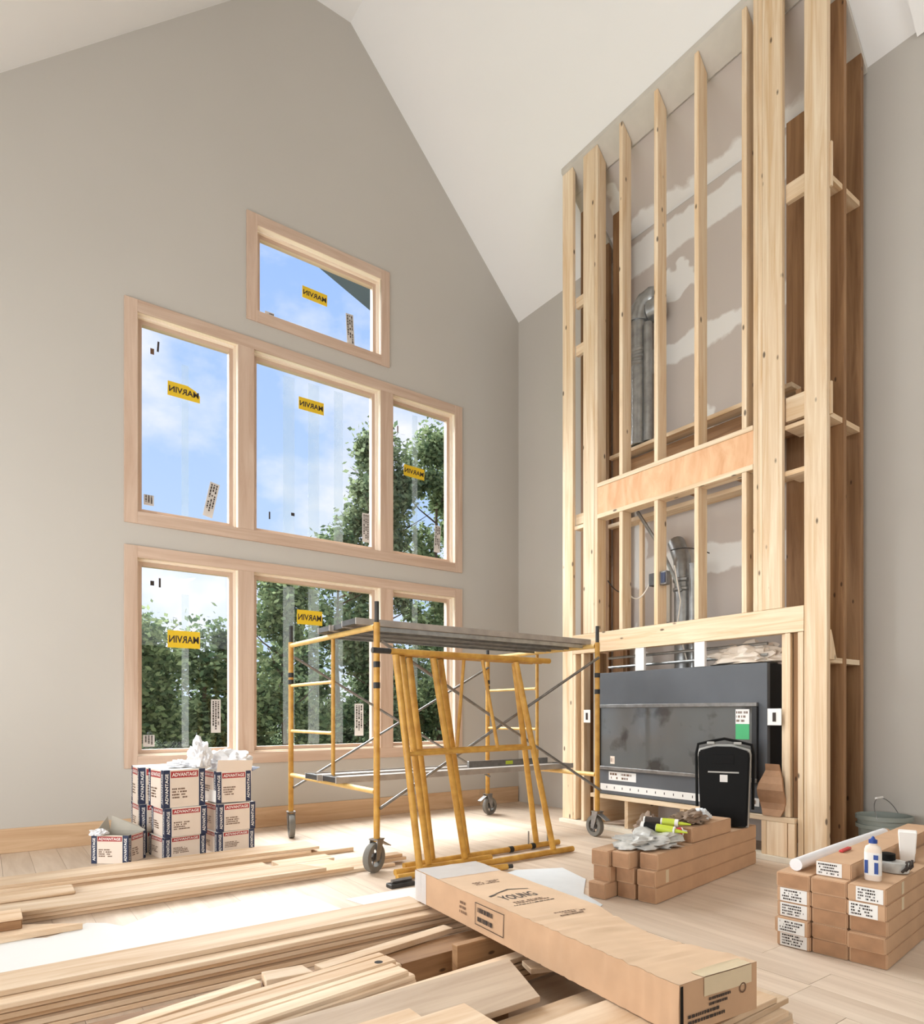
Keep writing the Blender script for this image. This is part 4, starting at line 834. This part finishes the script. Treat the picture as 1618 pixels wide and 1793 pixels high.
slab(MB(Mk), -.02, .03, 1.0).obj('rim', 'grey_plastic', ca, bev=.004)
slab(MB(Mk), -.06, -.0205, .96).obj('front_shell', 'black_plastic', ca, bev=.008, seg=2); slab(MB(Mk), .0305, .12, .97, .004).obj('rear_shell', 'black_plastic', ca, bev=.008, seg=2)
MB(Mk).box(-.0625, -.0602, -.055, .055, .35, .40).obj('grip_recess', 'black_plastic', ca, bev=.001); MB(Mk).box(-.0622, -.0602, -.08, .08, .30, .308).obj('vent_row', 'grey_plastic', ca)
MB(Mk).box(-.0615, -.0602, -.022, .018, .25, .29).obj('label', 'label_white', ca)
MB(Mk).tube([(.0, -.146, .1), (.0, -.15, .40), (.0, -.14, .455), (.0, -.06, .475), (.0, .0, .487), (.0, .06, .475), (.0, .14, .455), (.0, .15, .40), (.0, .146, .1)], .008, 8).obj('handle', 'black_plastic', ca, smooth=True)
for y in (-.07, .07): MB(Mk).box(-.025, .025, y - .02, y + .02, .456, .47).obj('latch', 'grey_plastic', ca, bev=.003)
tag(crumple('foil_bag', onA(.21, .17, za + .018), (.2, .16, .055), 21, 'bag_silver', amp=.6, flat=.3), 'silver plastic bag spread over the front of the fireplace cartons', 'bag')
tag(crumple('paper_bag', onA(.52, .325, za + .02), (.1, .1, .1), 22, 'bag_brown', amp=.5, flat=.2), 'crumpled grey brown paper bag behind the silver bag', 'bag')
tag(crumple('work_cloth', onA(.62, .11, za + .11), (.14, .09, .055), 25, 'bag_brown', amp=.6, flat=.3), 'dirty brown work cloth heaped on the short carton', 'cloth')
def cart(label, a, b_, bands):
    d = (Vector(b_) - Vector(a)); t = thing('caulk_tube', label, 'caulk tube', a, 'caulk tubes on the silver bag')
    MB().tube([a, b_], .024, 12).obj('barrel', 'label_white', t, smooth=True)
    for f0, f1, mt in bands: MB().tube([Vector(a) + d * f0, Vector(a) + d * f1], .0246, 12).obj('label_band', mt, t, smooth=True)
    MB().tube([Vector(b_) + d * .001, Vector(b_) + d * .12, Vector(b_) + d * .35], [.012, .01, .004], 8).obj('nozzle', 'lime' if 'lime' in label else 'label_white', t)
cart('lime green caulk tube lying diagonally on the silver bag', onA(.30, .26, za + .10), onA(.34, .06, za + .085), [(.1, .45, 'black_plastic'), (.46, .95, 'lime')])
cart('black and lime caulk tube behind the lime green one', onA(.40, .30, za + .115), onA(.46, .10, za + .11), [(.05, .5, 'ink'), (.55, .9, 'lime')])
cart('red labelled caulk tube beside the short carton', onA(.34, .10, za + .07), onA(.40, .045, za + .075), [(.1, .9, 'red_label')])
tag(crumple('plastic_scrap', onA(.82, .13, za + .105), (.07, .06, .05), 31, 'paper_blue', amp=.5, flat=.3), 'pale blue plastic scrap on the short carton beside the tool case', 'plastic scrap')

# ================================================================== outdoors
struct(MB().box(-25, 40, 6.4, 60, -1.2, -.8).obj('ground', 'grass'))
# raking roof overhang seen through the top window
mb = MB().hexa([(2.95, 6.55, 6.08), (3.75, 6.55, 5.766), (3.75, 6.95, 5.766), (2.95, 6.95, 6.08), (2.95, 6.55, 6.2), (3.75, 6.55, 6.5), (3.75, 6.95, 6.5), (2.95, 6.95, 6.2)])
struct(mb.obj('trim_2', 'soffit'))
struct(MB().box(3.76, 3.9, 6.22, 6.97, 5.7, 6.6).obj('trim_3', 'soffit'))
def tree(label, x, y, top, rx, bot, nleaf, mat, seed, name='broadleaf_tree'):
    rnd = random.Random(seed); t = thing(name, label, 'tree' if 'tree' in name else 'shrub', (x, y, -.85), 'greenery outside the windows')
    tr = MB().tube([(x, y, -.85), (x + .05, y, bot + .3), (x - .03, y + .05, (bot + top) / 2), (x, y, top - .4)], [.07, .06, .04, .01], 8)
    for k in range(7):
        a = rnd.uniform(0, 6.28); z = rnd.uniform(bot, top - .6); l = rx * rnd.uniform(.5, .9); tr.tube([(x, y, z), (x + l * math.cos(a) * .5, y + l * math.sin(a) * .5, z + .25), (x + l * math.cos(a), y + l * math.sin(a), z + .6)], [.02, .012, .004], 5)
    tr.obj('trunk', 'bark', t)
    vs = []; fs = []; blobs = []
    for k in range(44):
        h = rnd.random(); w = rx * (1 - .75 * h ** 2.0); a = rnd.uniform(0, 6.28); q = rnd.random() ** .5
        blobs.append((Vector((x + w * q * math.cos(a), y + w * q * math.sin(a) * .8, bot + .2 + (top - bot - .4) * h)), rx * rnd.uniform(.2, .42)))
    for k in range(int(nleaf * 2.1)):
        c, r_ = blobs[rnd.randrange(len(blobs))]
        d = Vector((rnd.gauss(0, 1), rnd.gauss(0, 1), rnd.gauss(0, 1))).normalized(); p = c + d * r_ * rnd.uniform(.3, 1.0) * (1 + .5 * (rnd.random() < .08))
        u = Vector((rnd.gauss(0, 1), rnd.gauss(0, 1), rnd.gauss(0, .6))).normalized(); v = u.orthogonal().normalized(); v = Matrix.Rotation(rnd.uniform(0, 6.28), 3, u) @ v
        s = rnd.uniform(.032, .075); i = len(vs)
        vs += [p - u * s, p + v * s * .55 + u * s * .1, p + u * s, p - v * s * .55 + u * s * .1]; fs.append((i, i + 1, i + 2, i + 3))
    o = MB(); o.v = vs; o.f = fs; o = o.obj('foliage', mat, t); o['kind'] = 'stuff'
tree('bushy tree seen through the lower left window, left half', 1.75, 11.0, 2.95, 1.15, -.6, 5200, 'leaf_a', 1)
tree('lower tree dipping below the sky in the lower left window', 3.05, 11.6, 2.6, 1.0, -.6, 4200, 'leaf_b', 2)
tree('tree behind the post between lower left and centre windows', 4.2, 11.0, 3.5, 1.05, -.6, 5000, 'leaf_a', 3)
tree('tree filling the lower centre window', 5.4, 11.4, 4.6, 1.2, -.6, 6400, 'leaf_b', 4)
tree('tall tree rising in the right half of the upper centre window', 6.15, 11.2, 6.5, 1.15, .0, 7600, 'leaf_c', 5)
tree('tall tree filling the upper right window', 7.35, 11.0, 6.95, 1.2, .0, 8200, 'leaf_a', 6)
tree('tree at the right edge of the right windows', 8.7, 11.6, 6.2, 1.3, -.4, 6000, 'leaf_b', 7)
for i, (x, y, tp) in enumerate(((.6, 13.2, 2.3), (2.2, 13.4, 2.2), (3.8, 13.0, 2.3), (5.4, 13.3, 2.8), (7.0, 13.2, 3.2), (8.8, 13.4, 3.4), (10.6, 13.2, 3.6))):
    tree(['shrub at the far left of the hedge behind the trees', 'hedge shrub behind the leftmost tree', 'hedge shrub behind the gap in the lower left window', 'hedge shrub behind the lower centre window tree', 'hedge shrub low behind the tall trees', 'hedge shrub behind the lower right window', 'hedge shrub furthest right beyond the windows'][i], x, y, tp, 1.25, -.7, 4200, 'leaf_b', 20 + i, 'hedge_shrub')
